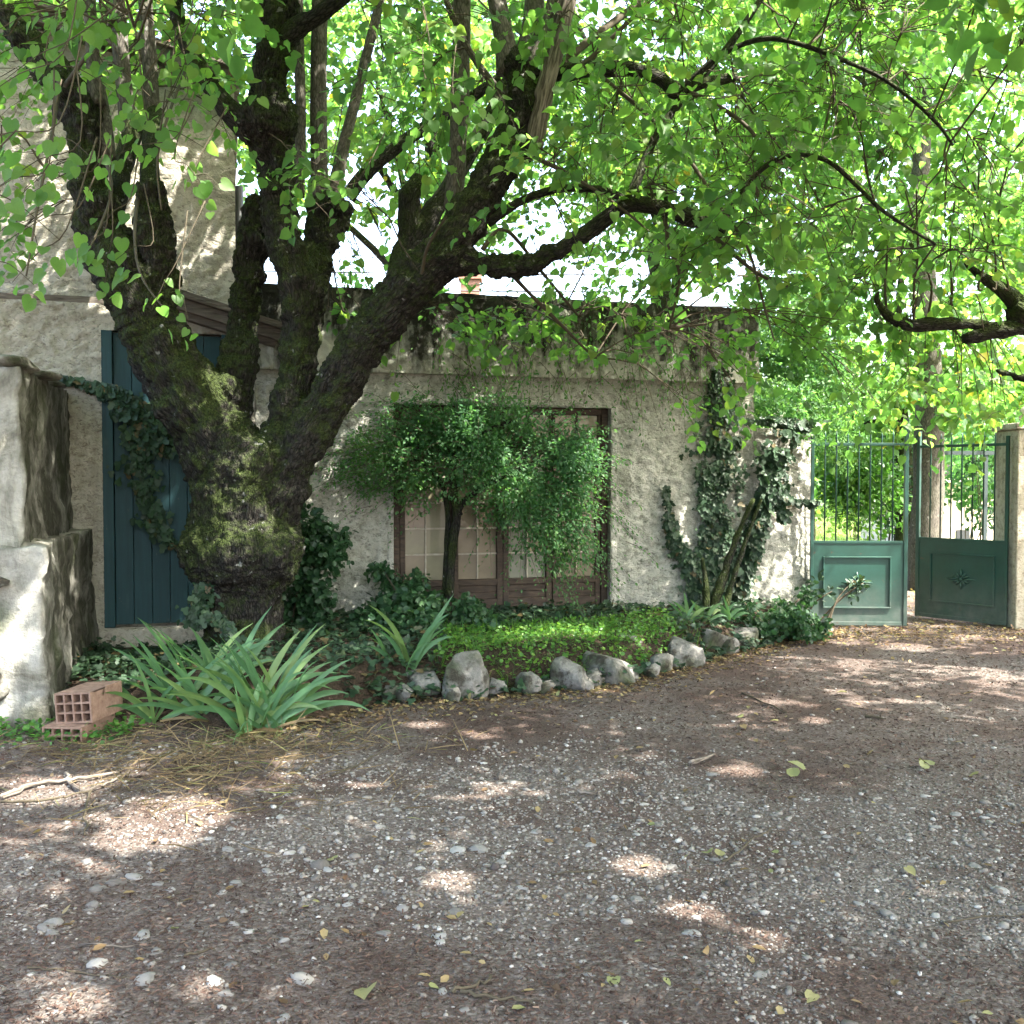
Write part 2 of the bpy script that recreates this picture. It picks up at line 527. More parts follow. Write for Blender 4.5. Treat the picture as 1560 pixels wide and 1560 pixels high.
    dust = s.math('MULTIPLY', s.ramp(z, [(0.05, 1.0), (0.55, 0.0)]), s.ramp(s.noise(c, 7.0, 5.0, 0.7), [(0.3, 0.2), (0.7, 0.85)]))
    col = s.mix(s.ramp(g, [(0.35, 0.0), (0.65, 1.0)]), (0.006, 0.038, 0.026), (0.010, 0.055, 0.040))
    col = s.mix(dust, col, (0.11, 0.12, 0.105))
    rust = s.ramp(s.noise(c, 11.0, 6.0, 0.75), [(0.64, 0.0), (0.69, 0.75)])
    col = s.mix(rust, col, (0.075, 0.04, 0.022))
    M['gate'] = s.finish(col, 0.45, 0.5, s.bump(s.noise(c, 30.0), 0.08, 0.004))
    s = NT('fired_clay')
    c = s.coord('Object')
    g = s.noise(c, 22.0, 5.0, 0.7)
    M['clay'] = s.finish(s.mix(s.ramp(g, [(0.3, 0.0), (0.7, 1.0)]), (0.13, 0.078, 0.057), (0.26, 0.175, 0.135)), 0.9, 0.15, s.bump(g, 0.4, 0.006))
    s = NT('terracotta_tile')
    g = s.noise(s.coord('Object'), 12.0, 5.0, 0.7)
    M['tile'] = s.finish(s.mix(g, (0.13, 0.07, 0.05), (0.30, 0.17, 0.12)), 0.9, 0.15, s.bump(g, 0.4, 0.008))
    s = NT('dark_metal')
    M['metal'] = s.finish((0.03, 0.032, 0.034), 0.5, 0.4)
    s = NT('cable')
    M['cable'] = s.finish((0.05, 0.05, 0.055), 0.6, 0.3)
    s = NT('slate_blue_metal')
    M['bluemetal'] = s.finish((0.035, 0.05, 0.052), 0.6, 0.3)
    return M


MT = build_mats()




# ------------------------------------------------------------------ leaf shapes: +Y along the leaf, +Z its face
def fan(outline, centre):
    V = np.array([centre] + outline, dtype=float)
    n = len(outline)
    F = np.array([(0, 1 + i, 1 + (i + 1) % n) for i in range(n)])
    return V, F


LINDEN = fan([(0, 0.05, -0.02), (-0.24, -0.05, 0.03), (-0.48, 0.20, 0.10), (-0.42, 0.62, 0.08), (-0.16, 0.88, -0.01), (0.02, 1.03, -0.10), (0.18, 0.86, -0.01), (0.44, 0.58, 0.08), (0.47, 0.18, 0.10), (0.22, -0.06, 0.03)], (0, 0.42, 0.0))
_v, _f = LINDEN
LINDEN = (np.concatenate([_v, np.array([(-0.014, 0.06, -0.01), (0.014, 0.06, -0.01), (0.0, -0.5, 0.06)])]), np.concatenate([_f, np.array([(len(_v), len(_v) + 2, len(_v) + 1)])]))
OVAL = (np.array([(0, 0, 0), (-0.27, 0.33, 0.05), (-0.2, 0.72, 0.03), (0, 1, -0.08), (0.2, 0.72, 0.03), (0.27, 0.33, 0.05)], dtype=float), np.array([(0, 3, 2, 1), (0, 5, 4, 3)]))
ROUND = (np.array([(0, 0, 0), (-0.42, 0.3, 0.08), (-0.34, 0.74, 0.06), (0, 1, -0.1), (0.34, 0.74, 0.06), (0.42, 0.3, 0.08)], dtype=float), np.array([(0, 3, 2, 1), (0, 5, 4, 3)]))
IVY = fan([(0, 0.0, 0), (-0.30, -0.10, 0.02), (-0.52, 0.28, 0.05), (-0.27, 0.42, 0.03), (-0.30, 0.78, 0.03), (0, 1.0, -0.06), (0.30, 0.78, 0.03), (0.27, 0.42, 0.03), (0.52, 0.28, 0.05), (0.30, -0.10, 0.02)], (0, 0.32, 0.0))
BLADE = (np.array([(-0.03, 0, 0), (0.03, 0, 0), (0.028, 0.5, 0.05), (-0.028, 0.5, 0.05), (0.006, 1, -0.04), (-0.006, 1, -0.04)], dtype=float), np.array([(0, 1, 2, 3), (3, 2, 4, 5)]))
FLAKE = (np.array([(-0.16, 0, 0), (0.16, 0.05, 0.06), (0.12, 0.95, 0.04), (-0.10, 1, 0.0)], dtype=float), np.array([(0, 1, 2, 3)]))


def norm(a):
    return a / np.maximum(np.linalg.norm(a, axis=1, keepdims=True), 1e-9)


def scatter(tmpl, pos, d, nrm, size, tint, width=None, curl=None):
    """many leaves: arrays of verts, faces, tint"""
    T, F = tmpl
    pos, d, nrm = np.asarray(pos), norm(np.asarray(d)), np.asarray(nrm)
    z = norm(nrm - d * np.sum(nrm * d, axis=1, keepdims=True))
    x = np.cross(d, z)
    N, k = len(pos), len(T)
    sz = np.asarray(size).reshape(-1, 1, 1)
    wx = 1.0 if width is None else np.asarray(width).reshape(-1, 1, 1)
    TZ = T[None, :, 2:3]
    if curl is not None:
        cu, bd = np.asarray(curl)[:, 0].reshape(-1, 1, 1), np.asarray(curl)[:, 1].reshape(-1, 1, 1)
        TZ = TZ * cu - bd * T[None, :, 1:2] ** 2 * np.sign(T[None, :, 1:2])
    V = pos[:, None, :] + sz * (T[None, :, 0:1] * x[:, None, :] * wx + T[None, :, 1:2] * d[:, None, :] + TZ * z[:, None, :])
    FF = (F[None] + (np.arange(N) * k)[:, None, None]).reshape(-1, F.shape[1])
    return V.reshape(-1, 3), FF, np.repeat(np.asarray(tint), k)


def join(parts):
    Vs, Fs, Ts, o = [], [], [], 0
    for V, F, T in parts:
        Vs.append(V)
        Fs.append(F + o)
        Ts.append(T)
        o += len(V)
    return np.concatenate(Vs), np.concatenate(Fs), np.concatenate(Ts)


def rnd_dirs(n):
    return norm(RNG.normal(size=(n, 3)))


def in_ball(c, r, n, squash=(1, 1, 1)):
    u = rnd_dirs(n) * (RNG.random((n, 1)) ** (1 / 2.4)) * r
    return np.asarray(c) + u * np.asarray(squash)


def skel_tube(pts, rad, n=8, amp=0.0, seed=3):
    """branch mesh data with bark coordinates (across, across, along)"""
    V, F = tube(pts, rad, n)
    V = np.array([tuple(v) for v in V])
    m = len(pts)
    P = np.repeat(np.array([tuple(p) for p in pts]), n, axis=0)
    L = np.concatenate([[0], np.cumsum([(pts[i + 1] - pts[i]).length for i in range(m - 1)])])
    off = V - P
    if amp:
        nn = fbm(V * 9.0, seed, 3) - 0.5
        V = V + norm(off) * (nn * amp * 2 * np.repeat(np.array(rad), n))[:, None]
    a = np.tile(np.arange(n) * 2 * PI / n, m)
    rr = np.repeat(np.array(rad), n)
    vec = np.stack([np.cos(a) * rr, np.sin(a) * rr, np.repeat(L, n)], axis=1)
    return V, F, vec


def branch(name, chain, mat, parent, amp=0.25, n=9, sub=5, seed=3):
    pts = [at(*c[:3]) for c in chain]
    rad = [c[3] * c[2] / FPX for c in chain]
    p, r = curve(pts, rad, sub)
    V, F, vec = skel_tube(p, r, n, amp, seed)
    me = mesh_np(name, V, F, mat, smooth=True, vec=vec)
    obj(name, me, parent=parent)
    return p, r


def sprays(starts, dirs, length, m, lsize, tmpl, droop=0.35, tint0=0.5, tintv=0.35, lnoise=0.55, facing=0.3):
    """leafy twigs: each start grows a drooping twig with m leaves set alternately; returns leaves and twig polylines"""
    N = len(starts)
    d = norm(dirs)
    up = np.array([0, 0, 1.0])
    side = norm(np.cross(d, up) + RNG.normal(size=(N, 3)) * 0.15)
    L = length * RNG.uniform(0.6, 1.3, (N, 1))
    P, Dr, Nn, S, T = [], [], [], [], []
    base_t = np.clip(tint0 + RNG.normal(size=N) * tintv * 0.6, 0, 1)
    for j in range(m):
        t = 0.18 + 0.85 * j / max(m - 1, 1)
        pos = starts + d * L * t - up * (L * droop * t * t)
        sg = 1 if j % 2 else -1
        ax = d * 0.55 + side * (0.85 * sg) - up * (0.35 + droop * t) + RNG.normal(size=(N, 3)) * 0.30
        if j == m - 1:
            ax = d - up * 0.6 + RNG.normal(size=(N, 3)) * 0.2
        nn = up * 0.75 + np.array([0, -facing, 0]) + d * 0.25 + RNG.normal(size=(N, 3)) * lnoise
        a = norm(ax)
        s = lsize * RNG.uniform(0.45, 1.25, N)
        P.append(pos + a * 0.03)
        Dr.append(a)
        Nn.append(nn)
        S.append(s)
        T.append(np.clip(base_t + RNG.normal(size=N) * tintv * 0.5, 0, 1))
    lv = scatter(tmpl, np.concatenate(P), np.concatenate(Dr), np.concatenate(Nn), np.concatenate(S), np.concatenate(T), RNG.uniform(0.78, 1.12, N * m), np.stack([RNG.uniform(-0.8, 3.2, N * m), RNG.normal(0.12, 0.2, N * m)], 1))
    ts = np.linspace(0, 1, 4)[None, :, None]
    poly = starts[:, None, :] + (d * L)[:, None, :] * ts - (up * (L * droop))[:, None, :] * ts * ts
    return lv, poly


def twig_mesh(poly, r0=0.005, r1=0.0015):
    """three-sided twigs along polylines (N,k,3)"""
    N, k, _ = poly.shape
    t = np.gradient(poly, axis=1)
    t /= np.maximum(np.linalg.norm(t, axis=2, keepdims=True), 1e-9)
    a = np.cross(t, np.array([0.31, 0.77, 0.55]))
    a /= np.maximum(np.linalg.norm(a, axis=2, keepdims=True), 1e-9)
    b = np.cross(t, a)
    rr = np.linspace(r0, r1, k)[None, :, None]
    rings = [poly + rr * (a * math.cos(q) + b * math.sin(q)) for q in (0, 2.094, 4.189)]
    V = np.stack(rings, axis=2).reshape(-1, 3)
    F = []
    base = (np.arange(N) * k * 3)[:, None]
    for i in range(k - 1):
        for q in range(3):
            F.append(np.concatenate([base + i * 3 + q, base + i * 3 + (q + 1) % 3, base + (i + 1) * 3 + (q + 1) % 3, base + (i + 1) * 3 + q], axis=1))
    return V, np.concatenate(F)


# ================================================================== GROUND
def axis(lo, hi, step, far):
    a = np.arange(lo, hi + 1e-6, step)
    l = lo - np.geomspace(step * 2, far, 14)[::-1]
    h = hi + np.geomspace(step * 2, far, 14)
    return np.concatenate([l, a, h])


def ground_z(X, Y):
    return 0.05 * (fbm(np.stack([X * 0.6, Y * 0.6, X * 0], 1), 5, 3) - 0.5) + 0.012 * (fbm(np.stack([X * 5, Y * 5, X * 0], 1), 6, 2) - 0.5)


def grid_faces(nx, ny):
    i = np.arange(nx * ny).reshape(ny, nx)
    return np.stack([i[:-1, :-1], i[:-1, 1:], i[1:, 1:], i[1:, :-1]], axis=-1).reshape(-1, 4)


ax_, ay_ = axis(-5.5, 7.0, 0.07, 300), axis(1.8, 13.0, 0.07, 300)
GX, GY = [g.ravel() for g in np.meshgrid(ax_, ay_)]
inner = (np.abs(GX) < 20) & (GY > -10) & (GY < 30)
GZ = np.where(inner, ground_z(GX, GY), 0.0)
obj('ground', mesh_np('ground', np.stack([GX, GY, GZ], 1), grid_faces(len(ax_), len(ay_)), MT['ground'], smooth=True), kind='structure')

# planting bed: raised soil between the border stones and the facade
EDGE = [gnd(-60, 1075), gnd(150, 1092), gnd(330, 1112), gnd(500, 1092), gnd(600, 1070), gnd(720, 1064), gnd(860, 1052), gnd(950, 1040), gnd(1050, 1015), gnd(1120, 996), gnd(1190, 976), gnd(1262, 962)]
edge_x = np.array([e.x for e in EDGE])
edge_y = np.array([e.y for e in EDGE])


def bed_z(X, Y):
    """height of the bed at a place; below the yard outside it"""
    ed = np.interp(X, edge_x, edge_y)
    k = np.clip((Y - ed + 0.04) / 0.55, 0, 1)
    k = k * k * (3 - 2 * k)
    endr = np.clip((3.3 - X) / 0.7, 0, 1)
    lowl = np.clip((X + 3.2) / 1.0, 0.35, 1)
    h = 0.26 * k * endr * lowl - 0.03 * (1 - k)
    return h + 0.045 * (fbm(np.stack([X * 3, Y * 3, X * 0], 1), 9, 3) - 0.5) * k


bx_, by_ = np.arange(-4.3, 3.45, 0.06), np.arange(6.0, 11.2, 0.06)
BX, BY = [g.ravel() for g in np.meshgrid(bx_, by_)]
keep_v = (BY > np.interp(BX, edge_x, edge_y) - 0.15)
BF = grid_faces(len(bx_), len(by_))
BF = BF[keep_v[BF].all(axis=1)]
obj('planting_bed', mesh_np('planting_bed', np.stack([BX, BY, bed_z(BX, BY)], 1), BF, MT['soil'], smooth=True), kind='structure')

# the garden floor beyond the gate
lx, ly = np.arange(2.0, 22, 0.25), np.arange(12.4, 40, 0.25)
LX, LY = [g.ravel() for g in np.meshgrid(lx, ly)]
path_c = 4.75 + (LY - 10.5) * 0.03
LZ = ground_z(LX, LY) + 0.02 + 0.05 * np.clip((np.abs(LX - path_c) - 0.9) / 0.4, -1, 1)
obj('lawn', mesh_np('lawn', np.stack([LX, LY, LZ], 1), grid_faces(len(lx), len(ly)), MT['lawn'], smooth=True), kind='structure')


# ================================================================== BUILDINGS
def rough_panel(mb_v, mb_f, x0, x1, z0, z1, y, res, amp, hole=None, seed=1, top=None):
    """a sheet of roughcast in the facade plane, lumps in real relief"""
    xs, zs = np.arange(x0, x1 + res * 0.5, res), np.arange(z0, z1 + res * 0.5, res)
    xs[-1], zs[-1] = x1, z1
    X, Z = [g.ravel() for g in np.meshgrid(xs, zs)]
    P = np.stack([X * 15, Z * 22, X * 0], 1)
    P2 = P + 1.6 * np.stack([fbm(P * 0.4, seed + 3, 2), fbm(P * 0.4, seed + 5, 2), X * 0], 1)
    lump = 0.75 * np.clip((fbm(P2, seed, 3) - 0.47) * 6.0, 0, 1) + 0.5 * fbm(P2 * 2.6, seed + 21, 2)
    big = fbm(np.stack([X * 1.2, Z * 1.2, X * 0], 1), seed + 7, 2) - 0.5
    Y = y - amp * lump - 0.02 * big
    if top is not None:
        Z = np.minimum(Z, top(X))
    F = grid_faces(len(xs), len(zs))
    if hole:
        cx, cz = X[F].mean(1), Z[F].mean(1)
        F = F[~((cx > hole[0]) & (cx < hole[1]) & (cz > hole[2]) & (cz < hole[3]))]
    if top is not None:
        F = F[(Z[F].max(1) - Z[F].min(1)) > 1e-4]
    o = sum(len(v) for v in mb_v)
    mb_v.append(np.stack([X, Y, Z], 1))
    mb_f.append(F + o)


def panel_obj(name, mat, parent, args, boxes=(), **k):
    V, F = [], []
    for a in args:
        rough_panel(V, F, *a[0], **a[1])
    mb = MB()
    for b in boxes:
        mb.box(*b)
    o = sum(len(v) for v in V)
    faces = [tuple(int(i) for i in f) for f in np.concatenate(F)] + [tuple(i + o for i in f) for f in mb.f]
    V = np.concatenate(V + ([np.array(mb.v)] if mb.v else []))
    me = mesh_np(name, V, faces, mat, smooth=False)
    me.polygons.foreach_set('use_smooth', np.arange(len(me.polygons)) < len(faces) - len(mb.f))
    return obj(name, me, parent=parent, **k)


# ---- low outbuilding with the glazed doors
S0, S1 = -2.42, 2.61
DX0, DX1, DZ0, DZ1 = -1.17, 1.03, 0.27, 2.28
ob = empty('outbuilding', FM, label='low flat-roofed outbuilding in pale grey roughcast with wide glazed doors', cat='building')
panel_obj('wall', MT['stucco'], ob, [((S0, S1, -0.05, 2.56, -0.012, 0.020, 0.024), dict(hole=(DX0, DX1, DZ0 - 0.4, DZ1), seed=1))],
          [(S0, DX0 - 0.01, 0.0, 4.2, -0.3, 3.2), (DX1 + 0.01, S1 - 0.004, 0.0, 4.2, -0.3, 3.2), (DX0 - 0.01, DX1 + 0.01, 0.0, 4.2, DZ1 + 0.012, 3.2), (DX0 - 0.01, DX1 + 0.01, 0.35, 4.19, -0.3, DZ1 + 0.012),
           (S1 - 0.004, S1, -0.015, 4.2, -0.3, 2.58)])
panel_obj('parapet', MT['parapet'], ob, [((S0, S1 + 0.02, 2.555, 3.32, -0.075, 0.020, 0.028), dict(seed=4))],
          [(S0, S1 + 0.018, -0.062, 0.2, 2.552, 3.318), (S1 - 0.2, S1 + 0.016, 0.2, 4.25, 2.55, 3.316)])
MB().box(S0 + 0.01, S1 - 0.21, 0.21, 4.2, 3.0, 3.1).build('roof', MT['parapet'], ob)
MB().box(DX0 - 0.12, DX1 + 0.06, -0.10, 0.34, DZ0 - 0.14, DZ0 - 0.012).build('sill', MT['stucco_house'], ob, 0.012)
# lime band smoothed round the opening
band = MB()
band.box(DX1 - 0.004, DX1 + 0.055, -0.035, 0.15, DZ0, DZ1 + 0.05).box(DX0 - 0.055, DX0 + 0.004, -0.035, 0.15, DZ0, DZ1 + 0.05).box(DX0 + 0.005, DX1 - 0.005, -0.034, 0.15, DZ1 - 0.004, DZ1 + 0.048)
band.build('door_surround', MT['stucco'], ob, 0.012)
fr = MB()
fr.box(DX0 + 0.006, DX0 + 0.075, 0.06, 0.16, DZ0, DZ1 - 0.006).box(DX1 - 0.075, DX1 - 0.006, 0.06, 0.16, DZ0, DZ1 - 0.006)
fr.box(DX0 + 0.076, DX1 - 0.076, 0.061, 0.159, DZ1 - 0.075, DZ1 - 0.008).box(DX0 + 0.076, DX1 - 0.076, 0.061, 0.159, 1.885, 1.955)
fr.build('door_frame', MT['wood'], ob, 0.006)
PANE_H, GL0 = 0.262, 0.585
lw = (DX1 - DX0 - 0.156) / 4
pane_me = {}


def pane(parent, x, z, w, h, y, k):
    o = MB().box(x + 0.003, x + w - 0.003, y, y + 0.006, z + 0.003, z + h - 0.003).build('pane', MT['pane%d' % k], parent)
    return o


for i in range(4):
    x0 = DX0 + 0.078 + lw * i
    x1 = x0 + lw
    st = 0.062 if i in (1, 2) else 0.055
    m = MB()
    g0, g1 = x0 + st, x1 - st
    yo = 0.075 if i % 2 else 0.085
    m.box(x0 + 0.003, g0, yo, yo + 0.055, DZ0 + 0.03, 1.880).box(g1, x1 - 0.003, yo, yo + 0.055, DZ0 + 0.03, 1.880)
    m.box(g0 - 0.002, g1 + 0.002, yo + 0.002, yo + 0.053, 1.835, 1.878).box(g0 - 0.002, g1 + 0.002, yo + 0.002, yo + 0.053, DZ0 + 0.03, DZ0 + 0.12)
    m.box(g0 - 0.002, g1 + 0.002, yo + 0.002, yo + 0.053, GL0 - 0.06, GL0)
    dr = m.build('glazed_door', MT['wood'], ob, 0.005)
    for k in range(2):
        zz = DZ0 + 0.122 + k * 0.066
        MB().box(g0 - 0.002, g1 + 0.002, yo + 0.018, yo + 0.04, zz, zz + 0.063).build('board', MT['wood'], dr, 0.004)
    top = 1.835
    ph = (top - GL0) / 5
    pw = (g1 - g0) / 2
    for r in range(5):
        for c in range(2):
            pane(dr, g0 + c * pw, GL0 + r * ph, pw, ph, yo + 0.03, (i if not (r + c) % 3 else (0, 1, 2, 3)[i]) if (i * 7 + r * 3 + c) % 6 else (i + 1) % 4)
        if r:
            MB().box(g0, g1, yo + 0.012, yo + 0.034, GL0 + r * ph - 0.008, GL0 + r * ph + 0.008).build('muntin', MT['muntin'], dr)
    MB().box(g0 + pw - 0.007, g0 + pw + 0.007, yo + 0.009, yo + 0.032, GL0 + 0.002, top).build('muntin', MT['muntin'], dr)
    # light over the door
    tr = MB()
    tz0, tz1 = 1.957, DZ1 - 0.077
    tr.box(x0 + 0.002, x0 + 0.03, 0.08, 0.13, tz0, tz1).box(x1 - 0.03, x1 - 0.002, 0.08, 0.13, tz0, tz1).box((x0 + x1) / 2 - 0.012, (x0 + x1) / 2 + 0.012, 0.081, 0.129, tz0, tz1).box(x0 + 0.004, x1 - 0.004, 0.082, 0.128, tz0 - 0.001, tz0 + 0.016)
    tl = tr.build('transom_light', MT['wood'], ob, 0.004)
    for c in range(2):
        a = x0 + 0.03 + c * (lw / 2 - 0.012)
        pane(tl, a, tz0, lw / 2 - 0.04, tz1 - tz0, 0.105, (3, 0)[c])

# ---- old house at its side: plank door below, taller wall set back
hs = empty('old_house', FM, label='old rendered house with teal plank door and sagging timber verge', cat='house')
H0, H1 = -4.9, -2.425
TX0, TX1, TZ0, TZ1 = -3.70, -2.68, 0.27, 2.84


def verge_z(s):
    return 3.36 - np.maximum(s + 4.2, 0.9) * 0.285


panel_obj('wall', MT['stucco_house'], hs, [((H0, H1, -0.05, 3.4, -0.02, 0.022, 0.022), dict(hole=(TX0 - 0.02, TX1 + 0.02, TZ0 - 0.02, TZ1 + 0.02), seed=11, top=lambda X: verge_z(X) - 0.02))],
          [(H0, TX0 - 0.02, 0.0, 0.5, -0.3, 3.0), (TX1 + 0.02, H1, 0.0, 0.5, -0.3, 2.86), (TX0 - 0.02, TX1 + 0.02, 0.0, 0.5, TZ1 + 0.02, 2.9), (TX0 - 0.02, TX1 + 0.02, 0.12, 0.5, -0.3, TZ1 + 0.02)])
panel_obj('upper_wall', MT['stucco_house'], hs, [((-7.2, -2.57, 2.6, 6.4, 0.85, 0.024, 0.022), dict(seed=15, top=lambda X: 5.34 - (X + 2.57) * 0.21))], [(-7.2, -2.58, 0.88, 4.5, 2.0, 5.28)])
MB().box(-7.2, -3.32, -0.02, 0.87, 3.07, 3.14).build('ledge', MT['timber'], hs, 0.01)
# lean-to timbers
vb = math.atan(0.285)
VM = Matrix.Translation((-4.3, -0.2, 3.3885)) @ Matrix.Rotation(vb, 4, 'Y')
MB().box(1.02, 2.18, 0, 0.05, 0.0, 0.10, VM).build('verge_board', MT['timber'], hs, 0.006)
MB().box(1.0, 2.24, -0.05, 0.28, 0.102, 0.135, VM).build('verge_board', MT['timber'], hs, 0.006)
MB().box(1.04, 2.15, 0.052, 0.18, -0.06, 0.06, VM).build('rafter', MT['timber'], hs, 0.008)
MB().box(1.0, 2.2, -0.02, 1.1, 0.137, 0.165, VM).build('lean_to_roof', MT['timber'], hs)
# upper verge and tiles
UM = Matrix.Translation((-6.9, 0.60, 6.24)) @ Matrix.Rotation(math.atan(0.21), 4, 'Y')
MB().box(0, 4.35, 0, 0.05, 0.0, 0.12, UM).build('verge_board', MT['timber'], hs, 0.006)
MB().box(0, 4.45, -0.06, 4.0, 0.122, 0.16, UM).build('upper_roof', MT['timber'], hs)
for k in range(24):
    t = MB()
    t.tube([UM @ Vector((0.08 + k * 0.185, y0, 0.165)) for y0 in (0.03, 0.6, 1.4)], [0.06, 0.06, 0.06], 10)
    t.build('roof_tile', MT['tile'], hs, smooth=True)
MB().tube([(-2.53, 0.95, 2.95), (-2.53, 0.95, 4.45)], 0.04, 10).build('drain_pipe', MT['metal'], hs, smooth=True)
# the teal door
dd = MB().box(TX0 - 0.015, TX0 + 0.075, -0.03, 0.10, TZ0 - 0.01, TZ1 + 0.015).box(TX1 - 0.03, TX1 + 0.015, -0.028, 0.10, TZ0 - 0.01, TZ1 + 0.015).build('door', MT['teal'], hs, 0.006)
npl = 6
pwid = (TX1 - TX0 - 0.11) / npl
for k in range(npl):
    a = TX0 + 0.078 + k * pwid
    MB().box(a + 0.002, a + pwid - 0.002, 0.012 + 0.003 * (k % 2), 0.05, TZ0 + 0.01, TZ1).build('plank', MT['teal'], dd, 0.004)
MB().box(TX0 - 0.06, TX1 + 0.1, -0.07, 0.13, TZ0 - 0.24, TZ0 - 0.02).build('door_step', MT['stucco_house'], hs, 0.02)


# ---- garden wall with its buttress, perpendicular to the house
def lumpy(name, x0, x1, y0, y1, z0, z1, amp, mat, parent, seed, res=0.06, taper=0.0, **k):
    """a plastered masonry block with uneven faces"""
    mb = MB()
    V, F = [], []
    n = [max(2, int(abs(b - a) / res)) for a, b in ((x0, x1), (y0, y1), (z0, z1))]
    seen = {}

    def vid(i, j, l):
        key = (i, j, l)
        if key not in seen:
            seen[key] = len(V)
            V.append((x0 + (x1 - x0) * i / n[0], y0 + (y1 - y0) * j / n[1], z0 + (z1 - z0) * l / n[2]))
        return seen[key]
    for i in range(n[0]):
        for j in range(n[1]):
            F.append((vid(i, j, n[2]), vid(i + 1, j, n[2]), vid(i + 1, j + 1, n[2]), vid(i, j + 1, n[2])))
    for i in range(n[0]):
        for l in range(n[2]):
            F.append((vid(i, 0, l), vid(i + 1, 0, l), vid(i + 1, 0, l + 1), vid(i, 0, l + 1)))
            F.append((vid(i + 1, n[1], l), vid(i, n[1], l), vid(i, n[1], l + 1), vid(i + 1, n[1], l + 1)))
    for j in range(n[1]):
        for l in range(n[2]):
            F.append((vid(n[0], j, l), vid(n[0], j + 1, l), vid(n[0], j + 1, l + 1), vid(n[0], j, l + 1)))
            F.append((vid(0, j + 1, l), vid(0, j, l), vid(0, j, l + 1), vid(0, j + 1, l + 1)))
    V = np.array(V)
    c = np.array([(x0 + x1) / 2, (y0 + y1) / 2, 0])
    kz = (V[:, 2] - z0) / (z1 - z0)
    V[:, :2] = c[:2] + (V[:, :2] - c[:2]) * (1 + taper * (1 - kz))[:, None]
    # round the arrises
    nn = np.stack([fbm(V * 2.6, seed + q * 5, 4) - 0.5 for q in range(3)], 1)
    n2 = np.stack([fbm(V * 9.0, seed + 40 + q * 5, 2) - 0.5 for q in range(3)], 1)
    V = V + nn * amp * 2 + n2 * amp * 1.0 + (np.stack([fbm(V * 24.0, seed + 60 + q * 5, 2) - 0.5 for q in range(3)], 1)) * amp * 0.6
    me = mesh_np(name, V, F, mat, smooth=True)
    return obj(name, me, parent=parent, **k)


gw = empty('garden_wall', FM, label='thick old stone garden wall with stained plaster beside the teal door', cat='wall')
lumpy('wall', -4.75, -3.97, -2.22, 0.05, -0.1, 2.30, 0.045, MT['mossy'], gw, 21, 0.035, 0.03)
lumpy('buttress', -4.85, -3.82, -2.42, -0.02, -0.1, 1.14, 0.055, MT['mossy'], gw, 23, 0.035, 0.06)


def rock_mesh(name, r, seed, mat, sub=3, sq=(1, 1, 0.7), cut=0.5):
    import bmesh
    bm = bmesh.new()
    bmesh.ops.create_icosphere(bm, subdivisions=sub, radius=1.0)
    V = np.array([v.co[:] for v in bm.verts])
    rg = np.random.default_rng(seed)
    if sub >= 4:
        V = np.sign(V) * np.abs(V) ** 0.62
    for k in range(9):                       # flat broken faces
        d = rg.normal(size=3)
        d /= np.linalg.norm(d)
        lim = rg.uniform(cut, 0.95)
        e = V @ d
        V = V - np.outer(np.maximum(e - lim, 0) * 0.85, d)
    nn = fbm(V * 2.2 + seed * 3.1, seed, 3) - 0.5
    V = V * (1 + 0.28 * nn + 0.10 * (fbm(V * 7 + seed, seed + 9, 2) - 0.5))[:, None] * np.array(sq) * r
    F = np.array([[v.index for v in f.verts] for f in bm.faces])
    bm.free()
    return mesh_np(name, V, F, mat, smooth=sub >= 3)


for k in range(6):
    x, y = -4.1 - 0.33 * (k % 2) + 0.05 * random.random(), -2.0 + 0.75 * (k // 2)
    o = obj('coping_stone', rock_mesh('coping_stone', 0.26, 60 + k, MT['mossy'], 3, (0.8, 1.2, 0.22)), parent=gw)
    o.location = (x, y, 2.33)
    o.rotation_euler = (0, 0, random.uniform(-0.2, 0.2))
for k, (y, z, r) in enumerate(((-2.46, 0.62, 0.20), (-2.48, 0.28, 0.24), (-2.45, 0.92, 0.17))):
    o = obj('exposed_stone', rock_mesh('exposed_stone', r, 70 + k, MT['border'], 3, (1.2, 0.35, 0.62)), parent=gw)
    o.location = (-4.32 + 0.06 * k, y, z)


# ---- gate piers
def ball(mb, c, r, n=14, m=9):
    o = len(mb.v)
    for j in range(m + 1):
        a = PI * j / m
        for i in range(n):
            b = 2 * PI * i / n
            mb.v.append((c[0] + r * math.sin(a) * math.cos(b), c[1] + r * math.sin(a) * math.sin(b), c[2] + r * math.cos(a)))
    for j in range(m):
        for i in range(n):
            mb.f.append((o + j * n + i, o + (j + 1) * n + i, o + (j + 1) * n + (i + 1) % n, o + j * n + (i + 1) % n))


PX0, PX1 = 2.625, 3.33
gp = empty('gate_pier', FM, label='roughcast gate pier grown over by ivy, joined to the outbuilding', cat='gate pier')
panel_obj('shaft', MT['stucco'], gp, [((PX0, PX1, -0.05, 2.02, 0.03, 0.020, 0.020), dict(seed=31))], [(PX0, PX1, 0.045, 0.55, -0.2, 2.015)])
MB().box(PX0 - 0.0, PX1 + 0.03, -0.0, 0.58, 2.02, 2.10).build('cap', MT['parapet'], gp, 0.012)
b_ = MB()
ball(b_, (3.12, 0.28, 2.20), 0.11)
b_.build('ball_finial', MT['parapet'], gp, smooth=True)

